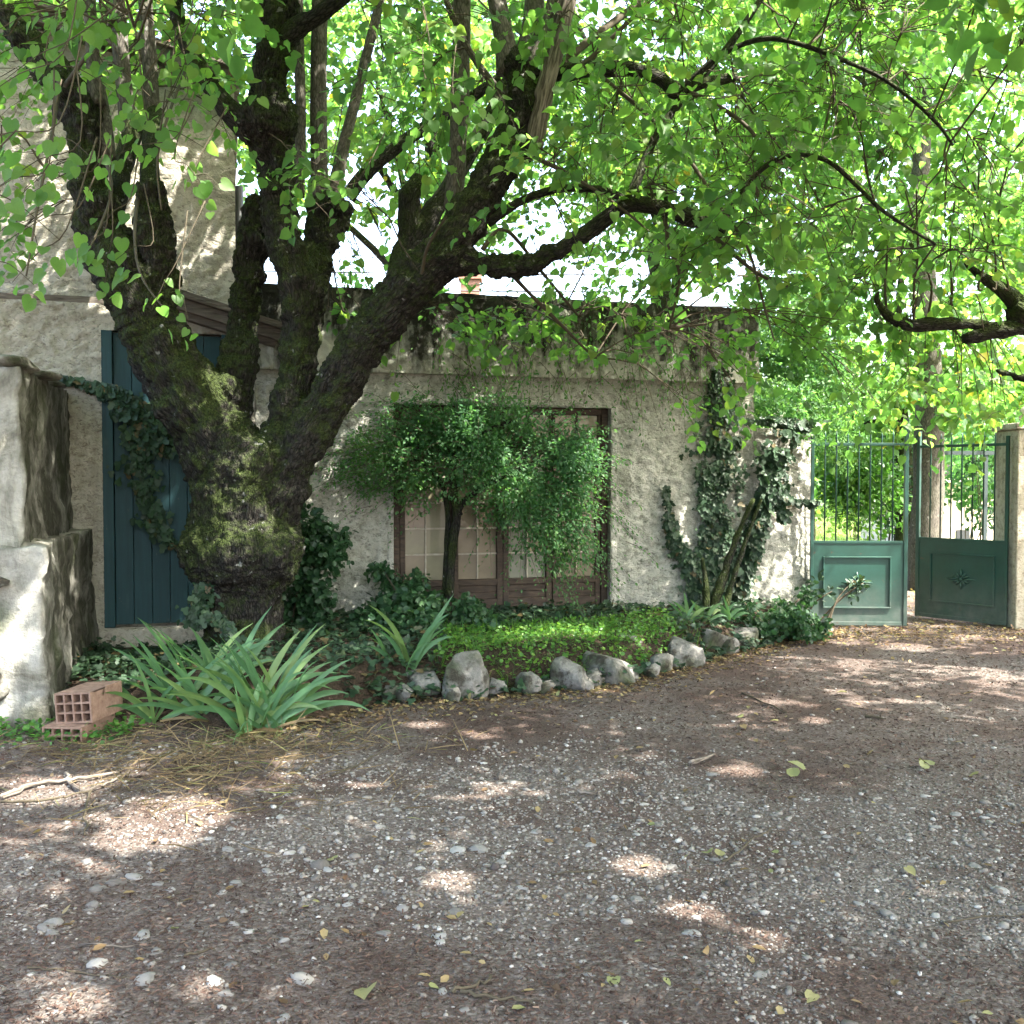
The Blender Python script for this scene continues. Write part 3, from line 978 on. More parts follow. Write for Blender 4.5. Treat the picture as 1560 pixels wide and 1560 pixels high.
hx, hy = 5.215, 10.55
gp2 = empty('gate_pier', Matrix.Translation((hx + 0.02, hy - 0.1, 0)), label='smooth buff gate pier with rust streaks, hinge side of the dark gate leaf', cat='gate pier')
MB().box(0.02, 0.55, 0, 0.5, -0.1, 2.08).build('shaft', MT['stucco_pier'], gp2, 0.012)
MB().box(-0.01, 0.58, -0.03, 0.53, 2.082, 2.15).build('cap', MT['stucco_pier'], gp2, 0.012)
b_ = MB()
ball(b_, (0.27, 0.25, 2.245), 0.115)
b_.build('ball_finial', MT['stucco_pier'], gp2, smooth=True)


# ---- gate leaves
def gate_leaf(M, w, mirror, label, tall):
    g = empty('gate_leaf', M, label=label, cat='gate', group='leaves of the green iron gate')
    sx = -1 if mirror else 1

    def bx(mb, a, b, *r):
        mb.box(min(sx * a, sx * b), max(sx * a, sx * b), *r)
        return mb
    bx(MB(), 0.03, w - 0.03, -0.008, 0.008, 0.05, 0.90).build('sheet_panel', MT['gate'], g)
    bx(MB(), 0.0, 0.032, -0.018, 0.018, 0.02, 2.02).build('hinge_stile', MT['gate'], g, 0.003)
    bx(MB(), w - 0.04, w, -0.02, 0.02, 0.02, tall).build('meeting_stile', MT['gate'], g, 0.003)
    bx(MB(), 0.031, w - 0.041, -0.017, 0.017, 1.915, 1.945).build('top_rail', MT['gate'], g, 0.003)
    bx(MB(), 0.031, w - 0.041, -0.014, 0.014, 0.885, 0.915).build('middle_rail', MT['gate'], g, 0.003)
    bx(MB(), 0.031, w - 0.041, -0.013, 0.013, 0.02, 0.06).build('bottom_rail', MT['gate'], g, 0.003)
    a, b, c, d = 0.13, w - 0.17, 0.20, 0.75
    for q in ((a, b, d - 0.018, d), (a, b, c, c + 0.018), (a, a + 0.018, c + 0.019, d - 0.019), (b - 0.018, b, c + 0.019, d - 0.019)):
        bx(MB(), q[0], q[1], -0.026, -0.009, q[2], q[3]).build('moulding', MT['gate'], g, 0.004)
    # cast rosette: four leaf sprays round a boss
    ro = MB()
    cx, cz = sx * (a + b) / 2, (c + d) / 2
    ball(ro, (cx, -0.018, cz), 0.022, 10, 6)
    for i in range(12):
        an = 2 * PI * i / 12
        ln = 0.13 if i % 3 == 0 else 0.085
        e = Vector((math.cos(an) * ln * 1.25, -0.006, math.sin(an) * ln * 0.9))
        p = Vector((cx, -0.012, cz))
        md = p + e * 0.55 + Vector((0, -0.014, 0))
        ro.tube([p + e * 0.12, md, p + e], [0.006, 0.016, 0.003], 6)
    ro.build('rosette', MT['gate'], g, smooth=True)
    nb = 7
    for i in range(nb):
        x = 0.03 + (w - 0.07) * (i + 1) / (nb + 1)
        t = MB()
        t.tube([(sx * x, 0, 0.90), (sx * x, 0, 2.02), (sx * x, 0, 2.07)], [0.0085, 0.0085, 0.002], 8)
        t.build('bar', MT['gate'], g, smooth=True)
    return g


GL_HINGE = Vector((3.15, 10.60, 0))
gate_leaf(Matrix.Translation(GL_HINGE) @ Matrix.Rotation(R(-2.5), 4, 'Z'), 1.01, False, 'green gate leaf hung from the roughcast pier, dappled by sun', 2.2)
gate_leaf(Matrix.Translation((hx, hy, 0)) @ Matrix.Rotation(math.atan2(-0.81, 0.64), 4, 'Z'), 1.03, True, 'dark green gate leaf swung ajar from the buff pier', 2.1)

# ================================================================== THE LINDEN
def remesh(name, chains, balls, voxel):
    mb = MB()
    seg = []
    for ch in chains:
        pts = [at(*c[:3]) for c in ch]
        rad = [c[3] * c[2] / FPX for c in ch]
        p, r = curve(pts, rad, 4)
        mb.tube(p, r, 14)
        for i in range(len(p) - 1):
            seg.append((p[i], p[i + 1], r[i], r[i + 1]))
    for (px, py, D, r, sz) in balls:
        c = at(px, py, D)
        rr = r * D / FPX
        o = len(mb.v)
        ball(mb, (0, 0, 0), rr, 16, 10)
        for i in range(o, len(mb.v)):
            v = mb.v[i]
            mb.v[i] = (c.x + v[0], c.y + v[1], c.z + v[2] * sz)
    me = bpy.data.meshes.new('tmp')
    me.from_pydata(mb.v, [], mb.f)
    o = bpy.data.objects.new('tmp', me)
    COL.objects.link(o)
    m = o.modifiers.new('r', 'REMESH')
    m.mode = 'VOXEL'
    m.voxel_size = voxel
    sm = o.modifiers.new('s', 'SMOOTH')
    sm.iterations = 4
    sm.factor = 0.5
    dg = bpy.context.evaluated_depsgraph_get()
    ev = o.evaluated_get(dg).to_mesh()
    n = len(ev.vertices)
    V = np.zeros(n * 3)
    N = np.zeros(n * 3)
    ev.vertices.foreach_get('co', V)
    ev.vertices.foreach_get('normal', N)
    F = [tuple(p.vertices) for p in ev.polygons]
    V, N = V.reshape(-1, 3), N.reshape(-1, 3)
    bpy.data.objects.remove(o)
    # along/across coordinates from the nearest stretch of limb
    best = np.full(n, 1e9)
    vec = np.zeros((n, 3))
    s0 = 0.0
    for a, b, r0, r1 in seg:
        A, B = np.array(a), np.array(b)
        ab = B - A
        L = np.linalg.norm(ab)
        t = np.clip((V - A) @ ab / (L * L), 0, 1)
        C = A + t[:, None] * ab
        d = np.linalg.norm(V - C, axis=1) / (r0 + (r1 - r0) * t)
        w = ab / L
        u = np.cross(w, (0.2, 1, 0.1))
        u /= np.linalg.norm(u)
        v = np.cross(w, u)
        off = V - C
        k = d < best
        best[k] = d[k]
        al = (V @ w)
        vec[k] = np.stack([off @ u, off @ v, al], 1)[k]
    lump = (fbm(V * 3.2, 51, 3) - 0.5) * 0.11 + (fbm(V * 9, 52, 3) - 0.5) * 0.085
    ridge = (np.abs(fbm(vec * np.array([26, 26, 8.0]), 53, 3) - 0.5) - 0.09) * 0.10
    grain = (fbm(V * 38, 54, 2) - 0.5) * 0.026
    V = V + N * (lump + ridge + grain)[:, None]
    return V, F, vec


TRUNK = [
    [(372, 1040, 8.0, 80), (370, 1000, 8.0, 63), (369, 950, 8.0, 56), (369, 908, 8.0, 60), (369, 860, 8.0, 86), (367, 800, 8.0, 80), (372, 735, 8.0, 76), (384, 690, 8.0, 78), (390, 668, 8.0, 60)],
    [(368, 735, 8.0, 70), (320, 655, 7.95, 56), (272, 580, 7.9, 50), (232, 508, 7.85, 46), (202, 440, 7.8, 45), (164, 370, 7.8, 36), (142, 305, 7.8, 30), (134, 240, 7.8, 28), (122, 165, 7.8, 29), (84, 112, 7.8, 25), (46, 70, 7.8, 20), (8, 15, 7.8, 16)],
    [(235, 470, 7.85, 34), (240, 400, 7.8, 27), (234, 330, 7.75, 24), (226, 280, 7.7, 20)],
    [(338, 650, 8.1, 40), (360, 570, 8.25, 27), (370, 490, 8.35, 25), (378, 430, 8.35, 25), (384, 360, 8.3, 22), (392, 300, 8.3, 16)],
    [(410, 740, 8.0, 60), (440, 645, 8.0, 32), (450, 580, 8.0, 25), (459, 500, 8.0, 30), (458, 440, 8.0, 31), (436, 365, 7.98, 25), (422, 300, 7.95, 24), (418, 250, 7.92, 26), (406, 195, 7.9, 38), (408, 130, 7.9, 28), (424, 50, 7.9, 30), (432, -10, 7.9, 27), (436, -120, 7.9, 25)],
    [(456, 530, 8.15, 26), (472, 450, 8.35, 24), (484, 390, 8.5, 24), (498, 335, 8.6, 28), (518, 302, 8.6, 20)],
    [(406, 778, 7.95, 46), (440, 712, 7.9, 37), (474, 650, 7.87, 34), (520, 580, 7.83, 33), (564, 510, 7.78, 36), (618, 446, 7.72, 37), (662, 400, 7.7, 38), (698, 350, 7.7, 33), (732, 300, 7.7, 28), (756, 255, 7.7, 27), (779, 212, 7.7, 27), (798, 165, 7.7, 28), (791, 118, 7.7, 26), (784, 92, 7.7, 22)],
    [(704, 398, 7.7, 26), (752, 404, 7.65, 18), (800, 404, 7.6, 15), (850, 384, 7.55, 13)],
]
BALLS = [(368, 838, 7.96, 93, 0.75), (330, 850, 7.85, 52, 0.8), (415, 845, 7.8, 48, 0.8), (438, 748, 7.85, 24, 1.1), (452, 705, 7.82, 18, 1.0), (404, 190, 7.9, 46, 0.9), (684, 398, 7.65, 34, 0.9), (806, 226, 7.65, 20, 0.8), (118, 155, 7.8, 32, 0.8),
         (150, 320, 7.75, 32, 1.2), (498, 322, 8.58, 29, 0.9), (250, 450, 7.8, 20, 1.2), (338, 600, 8.0, 30, 0.9), (790, 100, 7.7, 30, 0.8), (250, 430, 7.85, 24, 1.5)]
lin = empty('linden_tree', Matrix.Identity(4), label='old pollarded linden with mossy knotted trunk forking into thick dark limbs', cat='tree')
V, F, vec = remesh('trunk', TRUNK, BALLS, 0.015)
obj('trunk', mesh_np('trunk', V, F, MT['bark'], smooth=True, vec=vec), parent=lin)

SKEL = []


def br(chain, mat='bark', amp=0.25, parent=lin, store=True, name='branch'):
    p, r = branch(name, chain, MT[mat], parent, amp, 9, 5, len(SKEL) + 3)
    if store:
        SKEL.extend(p)
    return p


br([(846, 386, 7.55, 13.5), (900, 350, 7.5, 13), (958, 312, 7.45, 13.5), (1020, 322, 7.4, 12), (1066, 338, 7.35, 13), (1102, 356, 7.3, 8)], 'bark', 0.5)
br([(1096, 350, 7.3, 5), (1130, 292, 7.2, 4.2), (1168, 252, 7.1, 3.8), (1212, 236, 7.0, 3.6), (1262, 246, 6.9, 3.4), (1310, 288, 6.9, 3.2), (1350, 325, 6.85, 2.8), (1425, 372, 6.8, 2)], 'bark', 0.2)
br([(956, 314, 7.45, 9), (984, 240, 7.5, 6.5), (1010, 190, 7.5, 6), (1052, 138, 7.6, 5.5), (1112, 68, 7.6, 5), (1165, -10, 7.6, 4.5)], 'bark', 0.2)
br([(742, 340, 7.7, 8), (800, 303, 7.65, 6.5), (860, 287, 7.6, 6), (922, 291, 7.5, 6), (962, 310, 7.45, 6)], 'bark', 0.2)
br([(800, 112, 7.7, 18), (845, 112, 7.7, 14), (885, 106, 7.65, 12), (960, 106, 7.6, 11), (1002, 118, 7.6, 12), (1032, 138, 7.55, 13), (1062, 130, 7.5, 9), (1122, 116, 7.5, 7)], 'bark', 0.5)
br([(1040, 134, 7.5, 6), (1090, 90, 7.4, 4.5), (1148, 62, 7.3, 4), (1200, 62, 7.2, 3.8), (1280, 90, 7.1, 3.4), (1352, 124, 7.0, 3), (1420, 180, 6.9, 2.6), (1452, 222, 6.9, 2)], 'bark', 0.2)
br([(775, 110, 7.7, 20), (768, 60, 7.7, 16), (755, -10, 7.7, 14), (735, -120, 7.7, 13)], 'bark_shoot', 0.15)
br([(798, 100, 7.75, 18), (808, 50, 7.8, 16), (818, -30, 7.85, 14), (830, -150, 7.9, 12)], 'bark_shoot', 0.15)
br([(815, 95, 7.7, 14), (835, 45, 7.7, 12), (848, -30, 7.7, 10), (866, -150, 7.7, 9)], 'bark_shoot', 0.15)
br([(812, 226, 7.62, 16), (824, 170, 7.6, 14), (838, 105, 7.6, 13), (862, 20, 7.6, 12), (880, -60, 7.6, 11)], 'deadwood', 0.5)
br([(390, 205, 7.85, 22), (352, 170, 7.8, 17), (322, 132, 7.75, 15), (292, 82, 7.7, 13), (272, 30, 7.7, 12), (262, -40, 7.7, 11)], 'bark', 0.35)
br([(430, 60, 7.85, 18), (462, 36, 7.8, 15), (495, 16, 7.75, 12), (540, -20, 7.7, 10)], 'bark', 0.35)
br([(486, 330, 8.6, 16), (486, 250, 8.6, 13), (485, 130, 8.6, 12.5), (488, -40, 8.6, 12), (490, -180, 8.6, 10)], 'bark_shoot', 0.1)
br([(505, 310, 8.7, 13), (522, 230, 8.8, 9), (542, 150, 8.9, 8), (582, -10, 9.0, 7)], 'bark_shoot', 0.1)
br([(530, 300, 8.7, 13), (560, 262, 8.7, 11), (620, 212, 8.8, 10), (690, 168, 8.9, 9), (760, 120, 9.0, 8)], 'bark', 0.2)
br([(455, 300, 8.5, 9), (458, 180, 8.5, 8), (455, 60, 8.5, 8), (452, -80, 8.5, 7)], 'bark_shoot', 0.1)
br([(606, 445, 8.3, 20), (616, 385, 8.4, 19), (648, 338, 8.5, 17), (684, 285, 8.6, 14), (732, 204, 8.7, 13), (768, 140, 8.8, 11), (800, 60, 8.9, 9)], 'bark', 0.25)
br([(622, 395, 8.4, 15), (622, 330, 8.4, 16), (630, 290, 8.4, 18), (640, 268, 8.4, 8)], 'bark', 0.5)
br([(690, 318, 8.0, 15), (697, 220, 8.0, 14), (701, 110, 8.0, 14), (704, -20, 8.0, 13), (706, -160, 8.0, 11)], 'bark_shoot', 0.1)
br([(765, 145, 7.65, 6), (730, 100, 7.5, 5.5), (700, 50, 7.4, 5), (672, -20, 7.3, 4.5)], 'bark_shoot', 0.1)
br([(148, 160, 7.8, 14), (142, 90, 7.75, 10), (138, 20, 7.7, 9), (132, -80, 7.7, 8)], 'bark_shoot', 0.1)
br([(165, 240, 7.8, 12), (160, 180, 7.85, 9), (150, 120, 7.9, 7)], 'bark_shoot', 0.1)
br([(196, 200, 8.4, 13), (186, 100, 8.4, 12), (178, 0, 8.4, 12), (172, -140, 8.4, 10)], 'bark_shoot', 0.1)
br([(232, 180, 8.5, 12), (228, 90, 8.5, 11), (220, -20, 8.5, 10), (216, -150, 8.5, 9)], 'bark_shoot', 0.1)
br([(205, 190, 8.4, 14), (186, 260, 8.2, 16), (170, 320, 8.0, 18)], 'bark', 0.3)
br([(236, 170, 8.5, 12), (228, 240, 8.2, 14), (236, 330, 7.9, 17)], 'bark', 0.3)
for a in ([(806, 236, 7.6, 4.5), (860, 262, 7.5, 3), (930, 305, 7.4, 2.2), (980, 345, 7.3, 1.6)],
          [(1050, 140, 7.5, 4), (1100, 165, 7.4, 3.6), (1140, 195, 7.3, 3), (1175, 240, 7.2, 1.6)],
          [(920, 120, 7.6, 3.5), (980, 170, 7.5, 3), (1040, 230, 7.4, 3), (1100, 320, 7.2, 2.6), (1140, 380, 7.1, 2.2), (1165, 470, 7.1, 1.8), (1180, 520, 7.1, 1.2)],
          [(1086, 358, 7.3, 4), (1120, 390, 7.2, 3.4), (1160, 420, 7.1, 2.4), (1200, 436, 7.0, 1.6)],
          [(760, 395, 7.6, 4), (800, 440, 7.8, 3), (850, 490, 8.1, 2.6), (905, 545, 8.5, 1.6)],
          [(735, 380, 7.6, 4), (770, 350, 7.7, 3.2), (830, 420, 8.0, 2.6), (880, 480, 8.4, 1.8)],
          [(1012, 325, 7.4, 3.6), (1020, 380, 7.5, 3), (1035, 420, 7.6, 2.4), (1020, 500, 7.9, 1.4)],
          [(880, 106, 7.6, 4), (930, 60, 7.6, 3.4), (1000, -10, 7.6, 3)],
          [(850, 102, 7.7, 7), (900, 60, 7.9, 6), (980, 0, 8.2, 5)],
          [(640, 440, 7.6, 4), (650, 380, 7.4, 2.4), (680, 330, 7.2, 1.6)],
          [(210, 300, 7.7, 3.4), (205, 360, 7.0, 2.2), (215, 420, 6.4, 1.7), (250, 470, 6.1, 1.2)],
          [(160, 240, 7.6, 3.4), (170, 290, 6.8, 2.2), (150, 350, 6.2, 1.7), (120, 410, 5.8, 1.2)],
          [(90, 120, 7.6, 4), (80, 200, 6.4, 2.6), (60, 300, 5.6, 2), (40, 420, 5.2, 1.3)],
          [(290, 90, 7.5, 3), (262, 160, 6.6, 2.2), (240, 240, 6.0, 1.7), (246, 320, 5.8, 1.2)],
          [(100, 130, 7.6, 4), (150, 60, 6.4, 2.6), (190, 20, 5.6, 2), (210, 60, 5.3, 1.3)]):
    br(a, 'twig', 0.15)
skel = np.array([tuple(p) for p in SKEL])


# gaps in the leaves through which the sun reaches the ground, the trunk and the bed
SUNSPOTS = [(gnd(a, b), r) for a, b, r in ((225, 1258, .24), (265, 1240, .16), (75, 1205, .20), (130, 1195, .12), (985, 1325, .09), (1060, 1395, .07), (120, 1538, .07), (312, 1512, .06), (1160, 1435, .06), (1290, 978, .13), (1380, 985, .16), (1480, 972, .14), (1540, 975, .1), (735, 1122, .08), (655, 1106, .09), (1135, 1175, .09), (1245, 1100, .07), (1220, 1110, .05), (1280, 1055, .07), (1380, 1068, .06), (690, 1345, .07), (560, 1200, .05))]
SUNSPOTS += [(at(338, 585, 7.85), .11), (at(358, 612, 7.85), .10), (at(312, 400, 9.9), .07), (at(518, 768, 9.3), .05), (at(516, 868, 9.3), .06), (at(1258, 915, 10.5), .10), (at(1335, 945, 10.5), .09), (at(1365, 950, 10.5), .06), (at(885, 745, 9.0), .34), (at(800, 690, 9.0), .2), (at(690, 680, 9.0), .15), (at(910, 800, 9.0), .14), (at(790, 985, 8.2), .20), (at(860, 985, 8.4), .20), (at(250, 460, 5.5), .12), (at(300, 290, 5.5), .12), (at(175, 440, 8.7), .05)]
_S = np.array(tuple(SUN_DIR))


def prune(lv):
    """leaves that would stand in a gap are left off"""
    V, F, T = lv
    k = F.shape[0] // 1
    bad = np.zeros(len(V), dtype=bool)
    for p, r in SUNSPOTS:
        w = V - np.array(tuple(p))
        al = w @ _S
        pp_ = w - al[:, None] * _S
        near = (al > 0.25) & (np.linalg.norm(pp_, axis=1) < r * 1.5)
        q_ = np.nonzero(near)[0]
        rr_ = r * (0.35 + 1.25 * vnoise(pp_[q_] * (1.3 / r) + 5.5 * r, 77))
        bad[q_[np.linalg.norm(pp_[q_], axis=1) < rr_]] = True
    return V, F[~bad[F].any(axis=1)], T


def crown(parent, clusters, skelpts, leafm, twigm, name='crown', tmpl=LINDEN, lsize=0.084, m=11, slen=0.58, droop=0.35, link=True, facing=0.3, tint=(0.5, 0.35), lnoise=0.55):
    """clusters: (centre, radius, sprays); each hangs from a thin branch that starts at the nearest limb"""
    lv, polys, links = [], [], []
    for c, r, n in clusters:
        c = np.array(tuple(c))
        st = in_ball(c, r, n, (1, 1, 0.7))
        out = st - c
        out[:, 2] *= 0.4
        d = out + RNG.normal(size=(n, 3)) * r * 0.6
        if link and len(skelpts):
            q = skelpts[np.argmin(np.linalg.norm(skelpts - c, axis=1) + RNG.random(len(skelpts)) * 0.3)]
            dd = (c - q)
            L = np.linalg.norm(dd)
            md = (c + q) / 2 + np.array([0, 0, 0.12 * L])
            if L < 2.2:
                links.append(np.stack([q, (q + md) / 2 + RNG.normal(size=3) * 0.03 * L, md, (md + c) / 2, c]))
            # twigs grow from that branch
            k = RNG.random((n, 1)) * 0.5 + 0.5
            root = q + dd * k + np.array([0, 0, 0.12 * L]) * (4 * k * (1 - k))
            d = d + dd / max(L, 1e-6) * 0.25
            tw = np.stack([root, (root + st) / 2 + RNG.normal(size=(n, 3)) * 0.03 + np.array([0, 0, 0.04]), st], 1)
            if name == 'crown':
                polys.append((tw, 0.005, 0.0035))
        l, poly = sprays(st, d, slen, m, lsize, tmpl, droop, tint[0], tint[1], lnoise, facing)
        lv.append(l)
        if name == 'crown':
            polys.append((poly, 0.0035, 0.0012))
    Vl, Fl, Tl = prune(join(lv))
    o = obj(name, mesh_np(name, Vl, Fl, leafm, smooth=False, tint=Tl), parent=parent, kind='stuff')
    tv, tf, off = [], [], 0
    for poly, a, b in polys:
        v, f = twig_mesh(poly, a, b)
        tv.append(v)
        tf.append(f + off)
        off += len(v)
    for lk in links:
        v, f = twig_mesh(lk[None], 0.009, 0.004)
        tv.append(v)
        tf.append(f + off)
        off += len(v)
    if tv:
        obj('twigs', mesh_np('twigs', np.concatenate(tv), np.concatenate(tf), twigm, smooth=True), parent=parent, kind='stuff')
    return o


C = []
# right half: sprays in front of and among the limbs
for k in range(80):
    px = 840 + 560 * random.random() ** 1.25
    py = random.uniform(-60, 430) * (1.0 if px < 1300 else 0.8)
    if 640 < px < 1000 and 345 < py < 470:
        continue
    C.append((at(px, py, random.uniform(7.5, 10.0) if random.random() < 0.8 else random.uniform(6.7, 7.4)), random.uniform(0.3, 0.55), random.randint(6, 11)))
for px, py, D, r, n in ((40, 120, 8.4, .35, 8), (100, 60, 8.6, .4, 9), (200, 120, 8.8, .35, 8), (290, 110, 8.8, .3, 8), (60, 260, 8.6, .3, 6), (30, 350, 8.4, .25, 5), (220, 60, 8.8, .4, 9), (340, 170, 8.9, .2, 4), (50, 30, 5.8, .3, 5), (160, 20, 6.0, .3, 5), (250, 20, 6.4, .3, 5), (10, 190, 5.6, .25, 4), (320, 30, 7.0, .3, 5), (250, 165, 6.0, .16, 4), (600, 400, 10.5, .3, 5), (900, 415, 10.5, .35, 7), (970, 400, 10.8, .35, 7), (520, 420, 10.2, .2, 4), (820, 440, 10.4, .25, 4), (560, 40, 9.0, .5, 10), (650, 110, 7.2, .32, 9), (735, 130, 7.3, .22, 6), (690, 20, 7.2, .3, 8), (480, 150, 9.2, .4, 8), (600, 190, 9.6, .5, 10), (470, 262, 7.5, .2, 5), (545, 285, 7.5, .2, 6), (585, 120, 9.6, .5, 10), (640, 270, 9.6, .4, 6),
                        (560, 10, 7.4, .3, 7), (740, 20, 8.8, .5, 10), (330, 20, 8.6, .5, 10), (260, 60, 8.8, .45, 8), (340, 90, 8.6, .3, 5), (440, 20, 8.9, .5, 8), (540, 390, 9.2, .22, 4), (560, 420, 9.0, .2, 3), (620, 320, 9.6, .3, 4), (520, 470, 9.0, .2, 4),
                        (690, 492, 8.6, .22, 6), (640, 470, 8.5, .18, 3), (760, 470, 8.7, .25, 7), (830, 478, 8.8, .28, 9), (900, 470, 8.8, .3, 9), (960, 490, 8.8, .3, 9), (1030, 505, 8.7, .26, 8), (890, 520, 8.9, .2, 5), (970, 540, 8.8, .2, 5), (1080, 520, 8.6, .25, 6), (1010, 450, 8.4, .25, 7),
                        (1110, 575, 8.7, .13, 4), (1035, 600, 8.9, .1, 3), (1160, 480, 8.3, .3, 8), (1240, 500, 8.2, .3, 7), (1300, 440, 8.0, .35, 9), (1380, 400, 8.0, .4, 10), (1440, 330, 8.0, .4, 10), (1500, 250, 7.8, .4, 10), (1520, 120, 7.6, .4, 10), (1380, 560, 8.6, .35, 8), (1460, 590, 8.8, .35, 9), (1320, 600, 9.6, .3, 7), (1530, 610, 8.8, .3, 6)):
    C.append((at(px, py, D), r, n))
crown(lin, C, skel, MT['linden'], MT['twig'])
# overhead, above the frame: unseen leaf clusters added to shade the yard
C = []
for k in range(150):
    x, y = random.uniform(-5.5, 6.0), random.uniform(1.4, 11.8)
    z = random.uniform(1.75 + 0.56 * y, 3.4 + 0.56 * y) if y > 4 else random.uniform(4.6, 6.2)
    C.append(((x, y, min(z, 8.8)), random.uniform(0.5, 0.85), random.randint(14, 20)))
for k in range(55):  # unseen extra clusters added to keep sun off the upper house wall
    C.append(((random.uniform(-5.5, 1.5), random.uniform(6.0, 10.5), random.uniform(6.9, 9.2)), random.uniform(0.55, 0.85), random.randint(14, 20)))
crown(lin, C, skel, MT['linden'], MT['twig'], 'upper_shade_crown', ROUND, 0.14, 12)

# the leaves hanging lowest and largest, each its own
NL = 0
leaf_meshes = []
for k in range(6):
    half = [(0.0, 0.07), (-0.10, -0.03), (-0.26, -0.05), (-0.42, 0.06), (-0.50, 0.24), (-0.47, 0.42), (-0.38, 0.60), (-0.27, 0.76), (-0.14, 0.88), (0.0, 1.02)]
    sk_ = RNG.uniform(0.86, 1.12)
    rim = half + [(-x * sk_, y) for x, y in half[-2:0:-1]]
    mid_ = [(0, 0.30), (0, 0.58), (0, 0.84)]
    cup, drp, ph = RNG.uniform(0.15, 0.6), RNG.uniform(0.05, 0.35), RNG.uniform(0, 6)
    pts_ = [(x, y, cup * x * x - drp * max(y, 0) ** 2 + 0.025 * math.sin(9 * y + ph) * (abs(x) > 0.01)) for x, y in rim] + [(x, y, -drp * y * y - 0.03) for x, y in mid_]
    nr = len(rim)
    fq = []
    for i in range(nr):
        a, b = rim[i], rim[(i + 1) % nr]
        ya = (a[1] + b[1]) / 2
        c = nr + (0 if ya < 0.42 else 1 if ya < 0.72 else 2)
        fq.append((i, (i + 1) % nr, c))
    def q_(i):
        return 0 if i < 0.42 else 1 if i < 0.72 else 2
    for i in range(nr):                      # close the steps between midrib points
        y0, y1, y2 = rim[i - 1][1], rim[i][1], rim[(i + 1) % nr][1]
        c0, c1 = q_((y0 + y1) / 2), q_((y1 + y2) / 2)
        if c0 != c1:
            fq.append((i, nr + c1, nr + c0))
    leaf_meshes.append(mesh_np('leaf', pts_, fq, MT['linden'], smooth=True, tint=np.full(len(pts_), 0.3 + 0.12 * k)))


def hang(px, py, D, n, spread, size=0.066):
    """a hanging spray of single leaves"""
    global NL
    c = at(px, py, D)
    d0 = Vector((random.uniform(-1, 1), random.uniform(-0.5, 0.3), -0.25)).normalized()
    top = c - d0 * spread * 1.1 + Vector((random.gauss(0, .08), 0.15, 0.30 + 0.25 * random.random()))
    tp, trd = curve([top, c - d0 * spread + Vector((0, 0, 0.06)), c + Vector((0, 0, 0.05)), c + d0 * spread], [0.0045, 0.0032, 0.0024, 0.0012], 4)
    tw_ = MB()
    tw_.tube(tp, trd, 5)
    tw_.build('twig', MT['twig'], lin, smooth=True)
    for j in range(n):
        if NL >= 300:
            return
        t = j / max(n - 1, 1) - 0.5
        p = c + d0 * (t * spread * 2) + Vector((random.gauss(0, 0.05), random.gauss(0, 0.06), random.gauss(0, 0.05) - abs(t) * 0.1))
        y = Vector((random.gauss(0, 0.5) + d0.x * 0.5, random.gauss(0, 0.35), -0.75 + random.gauss(0, 0.3))).normalized()
        z = Vector((random.gauss(0, 0.45), -0.75 + random.gauss(0, 0.35), 0.6 + random.gauss(0, 0.3)))
        x = y.cross(z).normalized()
        z = x.cross(y)
        s = size * random.uniform(0.75, 1.3)
        M = Matrix((x * s, y * s, z * s)).transposed().to_4x4()
        M.translation = p
        o = bpy.data.objects.new('leaf', random.choice(leaf_meshes))
        o.matrix_world = M
        put(o, parent=lin)
        NL += 1


for a in ((40, 40, 4.6, 9, .22), (95, 20, 4.8, 8, .2), (150, 45, 5.0, 9, .22), (205, 30, 5.2, 8, .2), (30, 130, 4.4, 8, .2), (15, 220, 4.3, 10, .2), (60, 260, 4.5, 9, .2), (30, 330, 4.4, 9, .18), (60, 400, 4.6, 7, .16), (15, 420, 4.4, 5, .14),
          (110, 230, 5.0, 8, .18), (100, 280, 5.0, 8, .16), (60, 100, 4.6, 8, .2), (120, 120, 5.0, 7, .18), (200, 190, 5.5, 9, .2), (240, 170, 5.6, 10, .2), (290, 165, 5.7, 9, .2), (215, 235, 5.5, 9, .18), (270, 215, 5.6, 8, .16),
          (285, 265, 5.4, 5, .1), (315, 280, 5.4, 4, .1), (175, 335, 5.4, 4, .1), (165, 410, 5.4, 9, .14), (205, 390, 5.4, 5, .1), (250, 445, 5.4, 6, .12), (280, 470, 5.4, 5, .1), (140, 380, 5.3, 5, .12), (75, 345, 4.8, 6, .14), (20, 290, 4.4, 7, .16),
          (330, 60, 6.0, 8, .22), (360, 80, 6.2, 7, .18), (250, 110, 5.6, 8, .2), (650, 130, 6.6, 10, .22), (690, 145, 6.6, 10, .2), (720, 170, 6.7, 8, .16), (470, 265, 6.9, 8, .16), (500, 280, 6.9, 8, .16), (535, 295, 7.0, 8, .16), (610, 85, 6.6, 8, .2), (250, 90, 5.6, 6, .2)):
    hang(*a)

